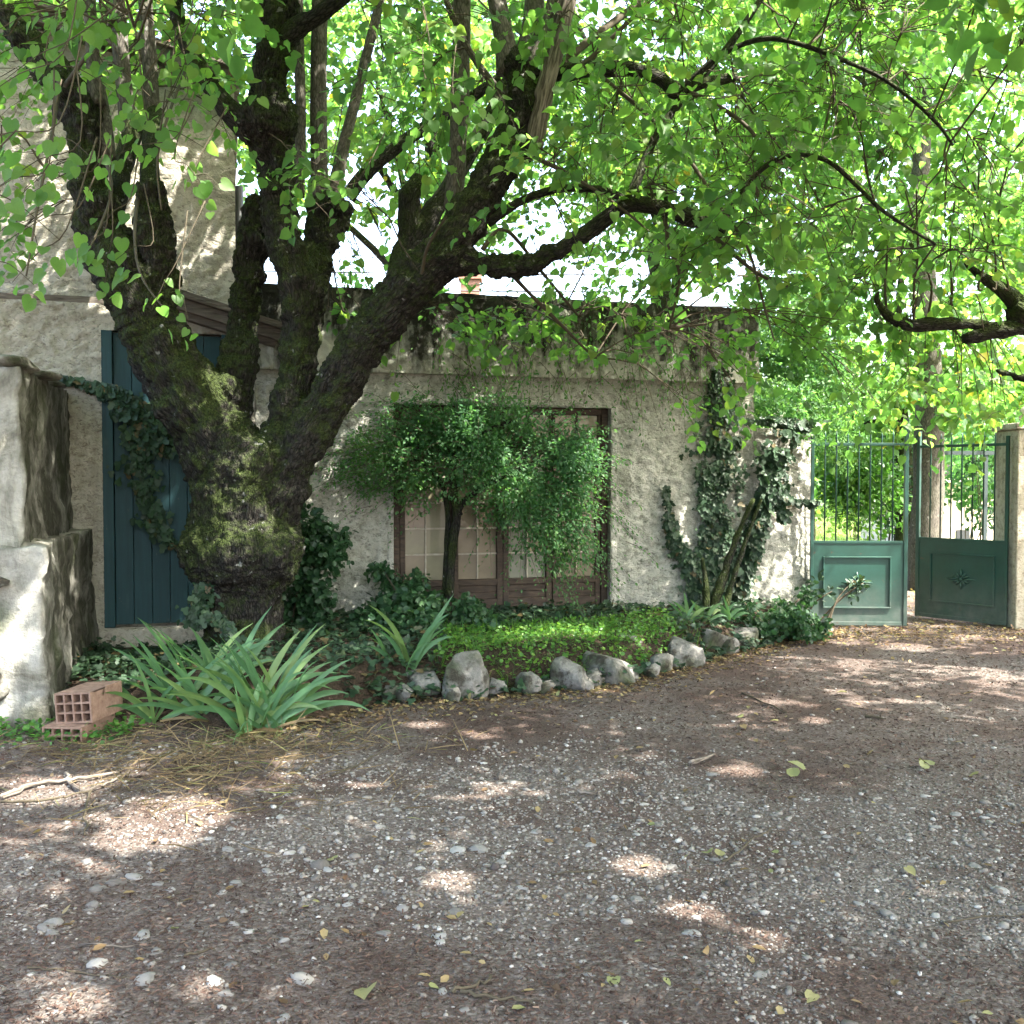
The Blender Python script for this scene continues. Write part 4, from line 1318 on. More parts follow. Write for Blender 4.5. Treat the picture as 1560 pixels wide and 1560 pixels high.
# ================================================================== SECOND LINDEN (trunk stands outside the frame, limbs reach in)
l2 = empty('linden_tree', Matrix.Identity(4), label='second linden whose gnarled limbs reach over the gate pier', cat='tree')
T2 = [[(1860, 1000, 8.0, 75), (1850, 800, 8.0, 62), (1840, 640, 8.0, 62), (1800, 540, 8.0, 44), (1700, 500, 8.1, 26), (1600, 505, 8.2, 17), (1545, 470, 8.2, 15)], [(1840, 660, 8.0, 55), (1850, 480, 8.0, 46), (1840, 300, 8.0, 40), (1860, 100, 8.0, 34), (1840, -100, 8.0, 30)],
      [(1830, 700, 8.0, 40), (1720, 600, 8.1, 22), (1620, 572, 8.2, 13), (1560, 574, 8.2, 9), (1520, 566, 8.2, 5)]]
V, F, vec = remesh('trunk2', T2, [(1840, 640, 8.0, 80, 0.8)], 0.03)
obj('trunk', mesh_np('trunk', V, F, MT['bark'], smooth=True, vec=vec), parent=l2)
n_skel = len(SKEL)
br([(1600, 505, 8.2, 15), (1560, 500, 8.2, 13), (1505, 506, 8.2, 13), (1468, 516, 8.2, 9)], 'bark', 0.5, l2)
br([(1555, 470, 8.2, 14), (1542, 455, 8.2, 13), (1522, 438, 8.2, 11), (1498, 424, 8.2, 8), (1470, 400, 8.2, 3)], 'bark', 0.5, l2)
br([(1520, 504, 8.2, 11), (1480, 494, 8.2, 9), (1430, 494, 8.15, 10), (1380, 494, 8.1, 9), (1352, 480, 8.1, 6), (1336, 458, 8.1, 4), (1338, 445, 8.1, 2)], 'bark', 0.5, l2)
for x in (1352, 1392, 1412, 1448, 1498, 1512, 1530):
    br([(x, 490 - (x > 1480) * 50, 8.15, 2.2), (x + random.uniform(-8, 8), 435, 8.15, 1.8), (x + random.uniform(-16, 12), 370, 8.15, 1.5), (x + random.uniform(-26, 14), 290, 8.1, 1.1)], 'twig', 0.1, l2)
sk2 = np.array([tuple(p) for p in SKEL[n_skel:]] + [tuple(at(1845, y, 8.0)) for y in range(-100, 600, 60)])
C = []
for k in range(15):
    C.append((at(random.uniform(1290, 1640), random.uniform(-40, 420), random.uniform(7.2, 9.6)), random.uniform(0.35, 0.6), random.randint(7, 12)))
crown(l2, C, sk2, MT['linden'], MT['twig'])
C = []
for k in range(150):  # unseen overhead clusters added to shade the yard
    x, y = random.uniform(2.0, 10.5), random.uniform(-1.5, 10.5)
    if x < 0.62 * y + 0.2:
        z = random.uniform(2.2 + 0.56 * y, 3.7 + 0.56 * y)
    else:
        z = random.uniform(4.0, 8.0)
    C.append(((x, y, max(z, 4.0)), random.uniform(0.55, 0.85), random.randint(14, 20)))
for k in range(28):  # unseen clusters added to keep sun off the garden wall
    C.append(((random.uniform(-2.8, 0.2), random.uniform(4.3, 7.6), random.uniform(5.9, 7.6)), random.uniform(0.5, 0.8), random.randint(14, 20)))
for k in range(140):  # unseen clusters added where sun would reach the near drive
    x, y = random.uniform(-0.5, 8.0), random.uniform(-2.5, 6.0)
    C.append(((x, y, random.uniform(max(5.0, 2.9 + 0.56 * y), 8.6)), random.uniform(0.55, 0.85), random.randint(14, 20)))
crown(l2, C, sk2, MT['linden'], MT['twig'], 'upper_shade_crown', ROUND, 0.14, 12)


# ================================================================== TREES BEYOND THE BUILDING AND THE GATE
def far_tree(name, label, base, h, r0, blobs, leafm, lsize, n, group=None, limbs=5, tmpl=ROUND, tint=(0.5, 0.3), trunk_mat='bark'):
    root = empty(name, Matrix.Identity(4), label=label, cat='tree', group=group)
    b = Vector(base)
    pts = [b + Vector((0, 0, -0.1)), b + Vector((0.05, 0, h * 0.35)), b + Vector((-0.1, 0.05, h * 0.7)), b + Vector((0.0, 0.1, h))]
    p, r = curve(pts, [r0 * 1.25, r0, r0 * 0.8, r0 * 0.3], 5)
    V, F, vec = skel_tube(p, r, 12, 0.2, 5)
    V, F = list(V), list(F)
    vv = [vec]
    cs = [Vector(c[0]) for c in blobs]
    for k in range(min(limbs, len(cs))):
        c = cs[k * len(cs) // limbs]
        q = p[min(len(p) - 1, int(len(p) * random.uniform(0.45, 0.8)))]
        lp, lr = curve([q, (q + c) / 2 + Vector((0, 0, 0.3)), c], [r0 * 0.4, r0 * 0.22, r0 * 0.08], 4)
        a, f, w = skel_tube(lp, lr, 7, 0.2, 9)
        o = len(V)
        V += list(a)
        F += [tuple(i + o for i in g) for g in f]
        vv.append(w)
    obj('trunk', mesh_np('trunk', np.array(V), F, MT[trunk_mat], smooth=True, vec=np.concatenate(vv)), parent=root)
    P, T = [], []
    tot = sum(c[1] ** 2 for c in blobs)
    for c, rr in blobs:
        k = int(n * rr * rr / tot)
        sub = in_ball(c, rr, max(4, k // 26), (1, 1, 0.75))         # leaf clumps inside the blob
        q = sub[RNG.integers(0, len(sub), k)] + RNG.normal(size=(k, 3)) * rr * np.array([0.17, 0.17, 0.10])
        P.append(q)
        T.append(np.clip(tint[0] + RNG.normal(size=k) * tint[1] * 0.7 + RNG.normal() * 0.12, 0, 1))
    P = np.concatenate(P)
    k = len(P)
    d = RNG.normal(size=(k, 3)) * 0.8 + np.array([0, 0, -0.45])
    nn = np.array([0, -0.35, 0.7]) + RNG.normal(size=(k, 3)) * 0.6
    v, f, t = scatter(tmpl, P, d, nn, lsize * RNG.uniform(0.6, 1.3, k), np.concatenate(T))
    obj('crown', mesh_np('crown', v, f, leafm, tint=t), parent=root, kind='stuff')
    return root


def blobs(spec):
    out = []
    for (x0, x1, y0, y1, D0, D1, n, r) in spec:
        for k in range(n):
            out.append((at(random.uniform(x0, x1), random.uniform(y0, y1), random.uniform(D0, D1)), r * random.uniform(0.7, 1.3)))
    return out


G = 'trees in the garden beyond the gate'
far_tree('garden_tree', 'pale yellow-green tree rising behind the outbuilding roof', (-1.2, 16.5, 0), 7.5, 0.22, blobs([(380, 760, -80, 300, 15, 18, 26, 1.0), (420, 700, 280, 340, 15, 17, 5, 0.5)]), MT['sunleaf'], 0.13, 9000, 'trees behind the outbuilding')
far_tree('garden_tree', 'broad light green tree behind the parapet, lit from above', (2.6, 17.0, 0), 7.5, 0.22, blobs([(720, 1120, -80, 330, 15, 18, 30, 1.0), (1000, 1120, 330, 430, 14, 16, 6, 0.6)]), MT['sunleaf'], 0.13, 10000, 'trees behind the outbuilding')
far_tree('garden_tree', 'tall bright tree standing over the garden path behind the gate', (at(1407, 900, 14.2).x, 14.2, 0), 7.5, 0.19,
         blobs([(1120, 1580, -80, 420, 13.5, 18, 44, 1.0), (1180, 1560, 420, 600, 13, 16, 14, 0.7), (1400, 1680, 260, 660, 14.5, 18, 22, 0.9), (1350, 1470, 500, 650, 13.1, 13.8, 7, 0.4)]), MT['sunleaf'], 0.13, 22000, G, trunk_mat='bark_shoot')
far_tree('garden_tree', 'darker slim tree with leaning stem among the garden shrubs', (at(1372, 900, 16.5).x, 16.5, 0), 5.0, 0.13, blobs([(1240, 1400, 560, 700, 15.5, 18, 10, 0.7)]), MT['linden'], 0.12, 3500, G)
far_tree('garden_tree', 'small-leaved bushy tree crowding over the ivy-grown gate pier', (3.6, 12.4, 0), 3.4, 0.09, blobs([(1150, 1300, 430, 620, 11.6, 12.8, 26, 0.45), (1230, 1330, 560, 690, 11.6, 13, 8, 0.35), (1145, 1240, 470, 640, 11.15, 11.7, 14, 0.32), (1150, 1240, 560, 655, 10.4, 11.1, 18, 0.20)]), MT['shrubleaf'], 0.055, 22000, G, 8, OVAL, (0.75, 0.4))
far_tree('garden_tree', 'leafy tree on the far side of the old house', (-7.5, 17, 0), 7.0, 0.2, blobs([(-80, 330, -60, 140, 15, 18, 22, 1.1)]), MT['sunleaf'], 0.14, 6000, 'trees behind the outbuilding')

# far belt of woodland, one mass
P = np.stack([RNG.uniform(-60, 70, 16000), RNG.uniform(42, 55, 16000), np.zeros(16000)], 1)
P[:, 2] = RNG.random(16000) ** 0.8 * (4.5 + 2.2 * np.sin(P[:, 0] * 0.35) + 1.2 * np.sin(P[:, 0] * 1.1 + 2))
v, f, t = scatter(ROUND, P, rnd_dirs(16000), rnd_dirs(16000) + np.array([0, -0.5, 0.5]), RNG.uniform(0.4, 0.9, 16000), RNG.random(16000))
obj('woodland', mesh_np('woodland', v, f, MT['sunleaf'], tint=t), kind='stuff', label='far belt of woodland beyond the garden', cat='woodland')


def leaf_bush(name, label, base, blobs_, leafm, lsize, n, tmpl=OVAL, stems=5, cat='shrub', group=None, shell=0.5, tint=(0.5, 0.35), up=0.5, stem_mat='twig'):
    root = empty(name, Matrix.Identity(4), label=label, cat=cat, group=group)
    b = Vector(base)
    cs = [Vector(c[0]) for c in blobs_]
    for k in range(stems):
        c = cs[k * len(cs) // stems]
        s0 = b + Vector((random.uniform(-.1, .1), random.uniform(-.1, .1), 0))
        lp, lr = curve([s0, s0.lerp(c, 0.5) + Vector((random.uniform(-.05, .05), 0, 0.05)), c], [0.012, 0.008, 0.004], 4)
        m = MB()
        m.tube(lp, lr, 6)
        m.build('stem', MT[stem_mat], root, smooth=True)
    P, Dd = [], []
    tot = sum(c[1] ** 2 for c in blobs_)
    for c, rr in blobs_:
        k = max(6, int(n * rr * rr / tot))
        u = rnd_dirs(k) * (shell + (1 - shell) * RNG.random((k, 1))) * rr
        P.append(np.array(tuple(c)) + u * np.array([1, 1, 0.85]))
        Dd.append(u / rr)
    P, Dd = np.concatenate(P), np.concatenate(Dd)
    k = len(P)
    P = P + (np.stack([fbm(P * 5, 70 + q, 2) for q in range(3)], 1) - 0.5) * 0.12
    d = Dd * 0.6 + RNG.normal(size=(k, 3)) * 0.6 + np.array([0, 0, -0.25])
    nn = Dd * 0.6 + np.array([0, -0.2, up]) + RNG.normal(size=(k, 3)) * 0.5
    t0 = fbm(P * 2.5, 80, 2)
    tt = np.clip(tint[0] + (t0 - 0.5) * tint[1] * 2 + RNG.normal(size=k) * tint[1] * 0.5, 0, 1)
    v, f, t = scatter(tmpl, P, d, nn, lsize * RNG.uniform(0.6, 1.3, k), tt)
    obj('foliage', mesh_np('foliage', v, f, leafm, tint=t), parent=root, kind='stuff')
    return root


# ---- garden beyond the gate
GS = 'shrubs in the garden beyond the gate'
leaf_bush('garden_shrub', 'silvery green shrub in the garden seen between gate bars', at(1300, 830, 15.5) * Vector((1, 1, 0)), blobs([(1265, 1350, 700, 800, 15, 16, 9, 0.5)]), MT['cover'], 0.11, 2600, group=GS)
leaf_bush('garden_shrub', 'blue-green shrub in front of the cream garden house', at(1480, 820, 19) * Vector((1, 1, 0)), blobs([(1440, 1540, 660, 745, 18, 20, 8, 0.6)]), MT['shrubleaf'], 0.13, 2200, group=GS)
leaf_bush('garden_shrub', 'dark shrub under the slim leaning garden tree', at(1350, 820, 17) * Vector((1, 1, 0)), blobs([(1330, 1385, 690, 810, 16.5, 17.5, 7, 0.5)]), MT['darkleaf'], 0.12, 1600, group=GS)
leaf_bush('garden_shrub', 'pale olive mounded shrub low behind the dappled gate leaf', at(1290, 850, 13) * Vector((1, 1, 0)), blobs([(1235, 1345, 800, 835, 12.6, 13.6, 8, 0.35)]), MT['cover'], 0.07, 2600, BLADE, group=GS, tint=(0.9, 0.2))
leaf_bush('garden_shrub', 'thin young shrub with dark sprays against the cream garden house', at(1500, 830, 16) * Vector((1, 1, 0)), blobs([(1485, 1525, 690, 800, 15.8, 16.2, 8, 0.28)]), MT['darkleaf'], 0.09, 260, group=GS)
gh = empty('garden_house', Matrix.Translation((at(1420, 815, 23).x, 23, 0)), label='sunlit cream garden house with flat eave beyond the gate', cat='house')
MB().box(-0.6, 2.9, 0, 3, -0.1, 1.5).build('wall', MT['cream'], gh)
MB().box(-0.8, 3.1, -0.25, 3.2, 1.502, 1.60).build('eave', MT['cream'], gh)
MB().box(0.55, 0.85, -0.03, 0.05, 0.18, 0.42).build('vent', MT['metal'], gh)
ar = empty('garden_arbour', Matrix.Translation((at(1500, 830, 15).x, 15, 0)), label='thin blue-grey metal garden arbour beyond the gate', cat='arbour')
MB().box(-0.025, 0.025, -0.02, 0.02, -0.02, 1.93).build('post', MT['bluemetal'], ar)
MB().box(1.0, 1.05, -0.02, 0.02, -0.02, 1.93).build('post', MT['bluemetal'], ar)
MB().box(-0.8, 1.2, -0.03, 0.03, 1.932, 1.99).build('beam', MT['bluemetal'], ar)

# ---- chimney and cables over the roof
ch = empty('chimney', Matrix.Translation((at(716, 460, 26).x, 26, 0)), label='red brick chimney far behind the outbuilding roof', cat='chimney')
zc = at(716, 425, 26).z
MB().box(-0.24, 0.24, 0, 0.48, 0, zc).build('stack', MT['tile'], ch)
MB().box(-0.30, 0.30, -0.06, 0.54, zc + 0.002, zc + 0.12).build('cap', MT['tile'], ch)
for k, y in enumerate((402, 428, 450)):
    a, b = at(-500, y - 16, 22), at(1800, y + 10, 22)
    pts = [a.lerp(b, i / 12) - Vector((0, 0, 0.25 * 4 * (i / 12) * (1 - i / 12))) for i in range(13)]
    m = MB()
    m.tube(pts, 0.016, 6)
    m.build('power_cable', MT['cable'], None, smooth=True, label='thin dark overhead cable crossing the bright sky behind the roof', cat='cable', group='overhead cables')


# ================================================================== PLANTS AT THE FACADE
# ---- climbing shrub before the glazed doors
sh = empty('climbing_shrub', Matrix.Identity(4), label='fine-leaved climbing shrub sprawling over the glazed doors', cat='shrub')
for chain in ([(684, 915, 9.35, 7), (688, 850, 9.35, 6.5), (694, 800, 9.3, 7), (702, 770, 9.25, 6), (740, 740, 9.2, 4), (820, 700, 9.2, 2.6)],
              [(676, 915, 9.4, 4), (680, 840, 9.4, 4), (682, 780, 9.35, 4), (668, 730, 9.3, 3), (620, 690, 9.25, 2)],
              [(698, 785, 9.28, 7), (690, 740, 9.2, 6), (700, 680, 9.2, 4), (780, 640, 9.2, 3)]):
    branch('stem', chain, MT['bark'], sh, 0.3, 8, 5)
CB = blobs([(600, 760, 640, 745, 9.0, 9.45, 34, 0.20), (740, 895, 665, 790, 8.95, 9.5, 40, 0.20), (790, 900, 770, 850, 8.95, 9.4, 14, 0.16), (520, 620, 665, 745, 9.0, 9.2, 16, 0.14), (620, 800, 612, 660, 9.1, 9.45, 18, 0.15), (800, 900, 650, 700, 9.2, 9.5, 7, 0.13), (840, 880, 830, 865, 9.1, 9.3, 3, 0.12)])
P, Dd = [], []
tot = sum(r * r for c, r in CB)
for c, r in CB:
    k = int(16500 * r * r / tot)
    u = rnd_dirs(k) * (0.35 + 0.75 * RNG.random((k, 1))) * r
    P.append(np.array(tuple(c)) + u)
    Dd.append(u / r)
P, Dd = np.concatenate(P), np.concatenate(Dd)
k = len(P)
d = Dd * 0.35 + RNG.normal(size=(k, 3)) * 0.5 + np.array([0.15, -0.1, -0.35])
nn = np.array([0.1, -0.45, 0.75]) + RNG.normal(size=(k, 3)) * 0.5
tt = np.clip(0.45 + (fbm(P * 2.2, 90, 2) - 0.5) * 1.2 + RNG.normal(size=k) * 0.16 + (P[:, 0] > 0.3) * 0.12, 0, 1)
v1 = scatter(OVAL, P, d, nn, 0.044 * RNG.uniform(0.6, 1.3, k), tt)
# loose shoots round its edge
ns = 460
st = np.array([tuple(random.choice(CB)[0]) for _ in range(ns)]) + RNG.normal(size=(ns, 3)) * 0.1
dv = st - np.array([tuple(at(760, 730, 9.3))]) + RNG.normal(size=(ns, 3)) * 0.25 + np.array([0, -0.12, 0.1])
v2, poly = sprays(st, dv, 0.42, 13, 0.034, OVAL, 0.4, 0.5, 0.3)
vv, ff, t = join([v1, v2])
obj('foliage', mesh_np('foliage', vv, ff, MT['shrubleaf'], tint=t), parent=sh, kind='stuff')
tv, tf = twig_mesh(poly, 0.003, 0.001)
obj('twigs', mesh_np('twigs', tv, tf, MT['twig']), parent=sh, kind='stuff')

# weeds and creeper hanging from the parapet
cr = empty('parapet_creeper', Matrix.Identity(4), label='light trailing creeper hanging down the stained parapet', cat='creeper')
ns = 120
st = np.stack([RNG.uniform(-0.9, 2.3, ns), RNG.uniform(-0.20, -0.08, ns), RNG.uniform(2.55, 3.3, ns)], 1)
st = np.array([tuple(fw(*p)) for p in st])
lv, poly = sprays(st, RNG.normal(size=(ns, 3)) * np.array([0.6, 0.2, 0.2]) + np.array([0, -0.1, -0.8]), 0.40, 12, 0.042, OVAL, 0.5, 0.7, 0.3)
obj('foliage', mesh_np('foliage', *lv[:2], MT['shrubleaf'], tint=lv[2]), parent=cr, kind='stuff')
tv, tf = twig_mesh(poly, 0.003, 0.001)
obj('twigs', mesh_np('twigs', tv, tf, MT['twig']), parent=cr, kind='stuff')


# ---- ivy
def ivy(name, label, paths, density, lsize, stem_r=0.012, mat='ivy', cat='ivy', off=0.03):
    """paths: lists of (s, z, halfwidth) on the facade plane, leaves lie like shingles along them"""
    root = empty(name, Matrix.Identity(4), label=label, cat=cat)
    P = []
    for path, frame in paths:
        pts = [frame(a, b) for a, b, w in path]
        q, r = curve(pts, [stem_r] * len(pts), 5)
        q = [p + Vector((random.uniform(-.012, .012), 0, random.uniform(-.012, .012))) for p in q]
        m = MB()
        m.tube(q, [stem_r * (1 - 0.6 * i / len(q)) for i in range(len(q))], 6)
        m.build('stem', MT['twig'], root, smooth=True)
        for i in range(len(path) - 1):
            a0, b0, w0 = path[i]
            a1, b1, w1 = path[i + 1]
            L = math.hypot(a1 - a0, b1 - b0)
            k = int(density * L * max(w0 + w1, 0.06))
            for _ in range(k):
                t = random.random()
                w = w0 + (w1 - w0) * t
                g = random.gauss(0, 0.5) * (2.0 if random.random() < 0.22 else 1.0)
                if vnoise(np.array([[a0 * 0.035 + t, b0 * 0.035 + t * 3, g * 1.5]]), 3)[0] < 0.36:
                    continue
                p = frame(a0 + (a1 - a0) * t + g * w, b0 + (b1 - b0) * t + random.gauss(0, 0.04))
                P.append(tuple(p + Vector((0, -random.uniform(0.0, 0.07), 0))))
    P = np.array(P)
    k = len(P)
    d = np.array([0, -0.25, -0.8]) + RNG.normal(size=(k, 3)) * np.array([0.5, 0.2, 0.35])
    nn = np.array([0.2, -0.9, 0.45]) + RNG.normal(size=(k, 3)) * 0.4
    v, f, t = scatter(IVY, P, d, nn, lsize * RNG.uniform(0.4, 1.35, k), np.clip(0.5 + RNG.normal(size=k) * 0.25, 0, 1))
    obj('foliage', mesh_np('foliage', v, f, MT[mat], tint=t), parent=root, kind='stuff')
    return root


def on_wall(px, py, lift=0.05):
    """the place on the facade plane along a sight line"""
    x, y = (px - 780) / FPX, (780 - py) / FPX
    d = Vector((x, CP + y * SP, -SP + y * CP))
    n = Vector((math.sin(TH), -math.cos(TH), 0))
    o = Vector((0, 0, EYE))
    t = (F0 + n * lift - o).dot(n) / d.dot(n)
    return o + d * t


def wallf(a, b):
    return on_wall(a, b, 0.05)


ivy('wall_ivy', 'ivy column climbing from a dark stump up the roughcast wall', [
    ([(1088, 945, 22), (1080, 880, 14), (1078, 800, 9), (1082, 730, 13), (1098, 690, 20), (1098, 640, 19), (1094, 590, 16), (1092, 560, 10)], wallf),
    ([(1092, 940, 20), (1100, 870, 16), (1098, 800, 10), (1106, 740, 15), (1112, 700, 18)], wallf),
    ([(1080, 900, 16), (1050, 850, 14), (1028, 825, 12), (1018, 780, 4), (1014, 740, 2)], wallf),
    ([(1062, 940, 14), (1062, 880, 12), (1040, 840, 10)], wallf),
    ([(1112, 940, 14), (1130, 860, 11), (1150, 790, 9), (1160, 740, 7)], wallf),
    ([(1090, 930, 18), (1108, 880, 12), (1126, 840, 8)], wallf)], 0.30, 0.056, 0.010)
ivy('pier_ivy', 'mixed ivy heaped over the top of the roughcast pier', [
    ([(1120, 935, 6), (1152, 830, 6), (1168, 760, 8), (1180, 700, 12), (1196, 655, 16)], lambda a, b: on_wall(a, b, 0.16)),
    ([(1172, 640, 14), (1195, 640, 18), (1222, 650, 12)], lambda a, b: on_wall(a, b, 0.10)),
    ([(1172, 690, 14), (1182, 740, 11), (1186, 760, 6), (1192, 790, 3)], lambda a, b: on_wall(a, b, 0.12)),
    ([(1170, 745, 6), (1205, 762, 4), (1245, 764, 3)], lambda a, b: on_wall(a, b, 0.14))], 0.34, 0.072, 0.008)
# stump of the ivy, old twisted stems
for ch_ in ([(1082, 950, 9.75, 10), (1092, 910, 9.9, 7.5), (1108, 860, 10.0, 6), (1126, 810, 10.1, 4.5), (1148, 760, 10.15, 3)], [(1100, 950, 9.75, 7), (1112, 900, 9.9, 5), (1134, 830, 10.0, 3.5), (1160, 760, 10.1, 2)], [(1074, 950, 9.75, 8), (1076, 900, 9.85, 5), (1070, 850, 9.9, 3)]):
    branch('stem', ch_, MT['bark'], bpy.data.objects['wall_ivy'], 0.5, 8, 5)
ivy('door_ivy', 'dark ivy strand trailing across the teal plank door', [
    ([(160, 585, 8), (185, 610, 16), (205, 650, 15), (215, 700, 16), (222, 750, 13), (240, 795, 12), (262, 830, 8)], wallf),
    ([(175, 590, 10), (215, 620, 18), (240, 660, 20), (255, 690, 10)], wallf),
    ([(70, 575, 6), (100, 575, 8), (130, 582, 6), (160, 595, 6)], wallf)], 0.22, 0.066, 0.006)


def trunkf(a, b):
    return at(a, b, 7.70)


ivy('trunk_ivy', 'small pale-veined ivy round the foot of the linden', [
    ([(300, 950, 8), (305, 915, 12), (322, 885, 12)], lambda a, b: at(a, b, 7.74)),
    ([(322, 930, 10), (345, 950, 8), (362, 975, 8)], lambda a, b: at(a, b, 7.60))], 0.35, 0.055, 0.006)


# ---- dark leafy shrubs between the linden and the doors, and by the gate
def bed_pt(px, py):
    p = gnd(px, py, 0.15)
    z = float(bed_z(np.array([p.x]), np.array([p.y]))[0])
    return Vector((p.x, p.y, max(z, 0.0)))


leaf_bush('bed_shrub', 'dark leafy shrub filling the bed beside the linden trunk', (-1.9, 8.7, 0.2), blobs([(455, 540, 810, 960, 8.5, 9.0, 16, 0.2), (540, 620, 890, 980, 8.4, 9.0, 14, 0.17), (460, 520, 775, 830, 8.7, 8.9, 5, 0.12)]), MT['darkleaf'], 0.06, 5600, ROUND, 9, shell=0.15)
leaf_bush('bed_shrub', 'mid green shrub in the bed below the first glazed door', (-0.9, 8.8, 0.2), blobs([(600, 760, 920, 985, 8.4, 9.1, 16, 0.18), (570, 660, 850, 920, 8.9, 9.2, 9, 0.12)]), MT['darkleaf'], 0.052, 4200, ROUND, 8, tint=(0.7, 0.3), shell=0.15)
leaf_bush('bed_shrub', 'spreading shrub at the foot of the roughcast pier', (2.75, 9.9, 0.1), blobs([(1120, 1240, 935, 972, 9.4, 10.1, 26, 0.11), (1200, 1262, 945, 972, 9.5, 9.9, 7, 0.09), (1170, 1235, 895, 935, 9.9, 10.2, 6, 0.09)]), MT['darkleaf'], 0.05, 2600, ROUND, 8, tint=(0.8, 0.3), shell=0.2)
leaf_bush('bed_shrub', 'thin creeper shoots nodding before the dappled gate leaf', (3.1, 10.2, 0.05), blobs([(1240, 1330, 880, 910, 10.25, 10.35, 7, 0.09)]), MT['ivy'], 0.07, 90, OVAL, 4)

# ---- ground cover of the bed, too many leaves to count
n = 26000
gx, gy = RNG.uniform(-3.6, 3.2, n), RNG.uniform(6.8, 10.6, n)
ed = np.interp(gx, edge_x, edge_y)
wall_y = 9.8 + gx * math.tan(TH) - 0.15
ok = (gy > ed - 0.07) & (gy < wall_y)
gx, gy, ed = gx[ok], gy[ok], ed[ok]
dens = fbm(np.stack([gx * 1.3, gy * 1.3, gx * 0], 1), 95, 3)
bright = ((gx > -0.55) & (gx < 1.45) & (gy - ed < 1.5) & (gy - ed > 0.10))
ok = (RNG.random(len(gx)) < np.where(bright, 1.0, 0.25 + 0.9 * dens))
gx, gy, bright = gx[ok], gy[ok], bright[ok]
gz = np.maximum(bed_z(gx, gy), 0.0)
hh = np.where(bright, RNG.random(len(gx)) * 0.07, RNG.random(len(gx)) * 0.16 * dens[ok])
P = np.stack([gx, gy, gz + hh], 1)
k = len(P)
d = RNG.normal(size=(k, 3)) * np.array([1, 1, 0.3]) + np.array([0, -0.3, 0])
nn = np.array([0, -0.25, 1]) + RNG.normal(size=(k, 3)) * 0.4
s_ = np.where(bright, RNG.uniform(0.016, 0.034, k), RNG.uniform(0.03, 0.07, k))
parts = []
v = scatter(ROUND, P[bright], d[bright], nn[bright], s_[bright] * 1.3, np.clip(0.35 + RNG.random(bright.sum()) * 0.65, 0, 1))
obj('ground_cover', mesh_np('ground_cover', v[0], v[1], MT['cover'], tint=v[2]), kind='stuff', label='bright green ground cover carpeting the bed before the glazed doors', cat='ground cover')
q = ~bright
v = scatter(IVY, P[q], d[q], nn[q], s_[q], np.clip(0.5 + RNG.normal(size=q.sum()) * 0.3, 0, 1))
obj('ground_ivy', mesh_np('ground_ivy', v[0], v[1], MT['ivy'], tint=v[2]), kind='stuff', label='dark ivy creeping over the bed soil between shrubs and stones', cat='ivy')
# fine grass in the bright patch
k = 2200
gx, gy = RNG.uniform(-0.6, 1.7, k), RNG.uniform(7.3, 9.0, k)
ok = gy > np.interp(gx, edge_x, edge_y) + 0.02
gx, gy = gx[ok], gy[ok]
k = len(gx)
P = np.stack([gx, gy, bed_z(gx, gy)], 1)
d = np.array([0, -0.3, 0.8]) + RNG.normal(size=(k, 3)) * 0.5
v = scatter(BLADE, P, d, rnd_dirs(k), RNG.uniform(0.06, 0.15, k), RNG.random(k), np.full(k, 0.6))
obj('bed_grass', mesh_np('bed_grass', v[0], v[1], MT['cover'], tint=v[2]), kind='stuff', label='fine bright grass blades in the sunny part of the bed', cat='grass')


# ---- iris clumps: every blade its own part
def blade_mesh(L, w, lean, curl, twist, tint, fold=0.25, n=9):
    V, F = [], []
    p = Vector((0, 0, 0))
    ang = lean
    for i in range(n + 1):
        t = i / n
        wd = w * (0.55 + 1.2 * t - 1.75 * t ** 2.4) if t < 0.98 else 0.0015
        wd = max(wd, 0.0015)
        tw = 1.0 + twist * (t - 0.4)
        npl_ = Vector((-math.cos(ang), 0, math.sin(ang)))
        sx = Vector((0, math.cos(tw), 0)) + npl_ * math.sin(tw)
        nrm = Vector((0, -math.sin(tw), 0)) + npl_ * math.cos(tw)
        V += [tuple(p - sx * wd / 2), tuple(p + nrm * wd * fold * 0.6), tuple(p + sx * wd / 2)]
        p = p + Vector((math.sin(ang), 0, math.cos(ang))) * (L / n)
        ang += curl / n * (0.4 + 1.5 * t)
    for i in range(n):
        for c in (0, 1):
            a = i * 3 + c
            F.append((a, a + 1, a + 4, a + 3))
    return mesh_np('leaf', V, F, MT['iris'], smooth=True, tint=np.clip(np.repeat(np.linspace(tint + 0.12, tint - 0.05, n + 1), 3), 0, 1))


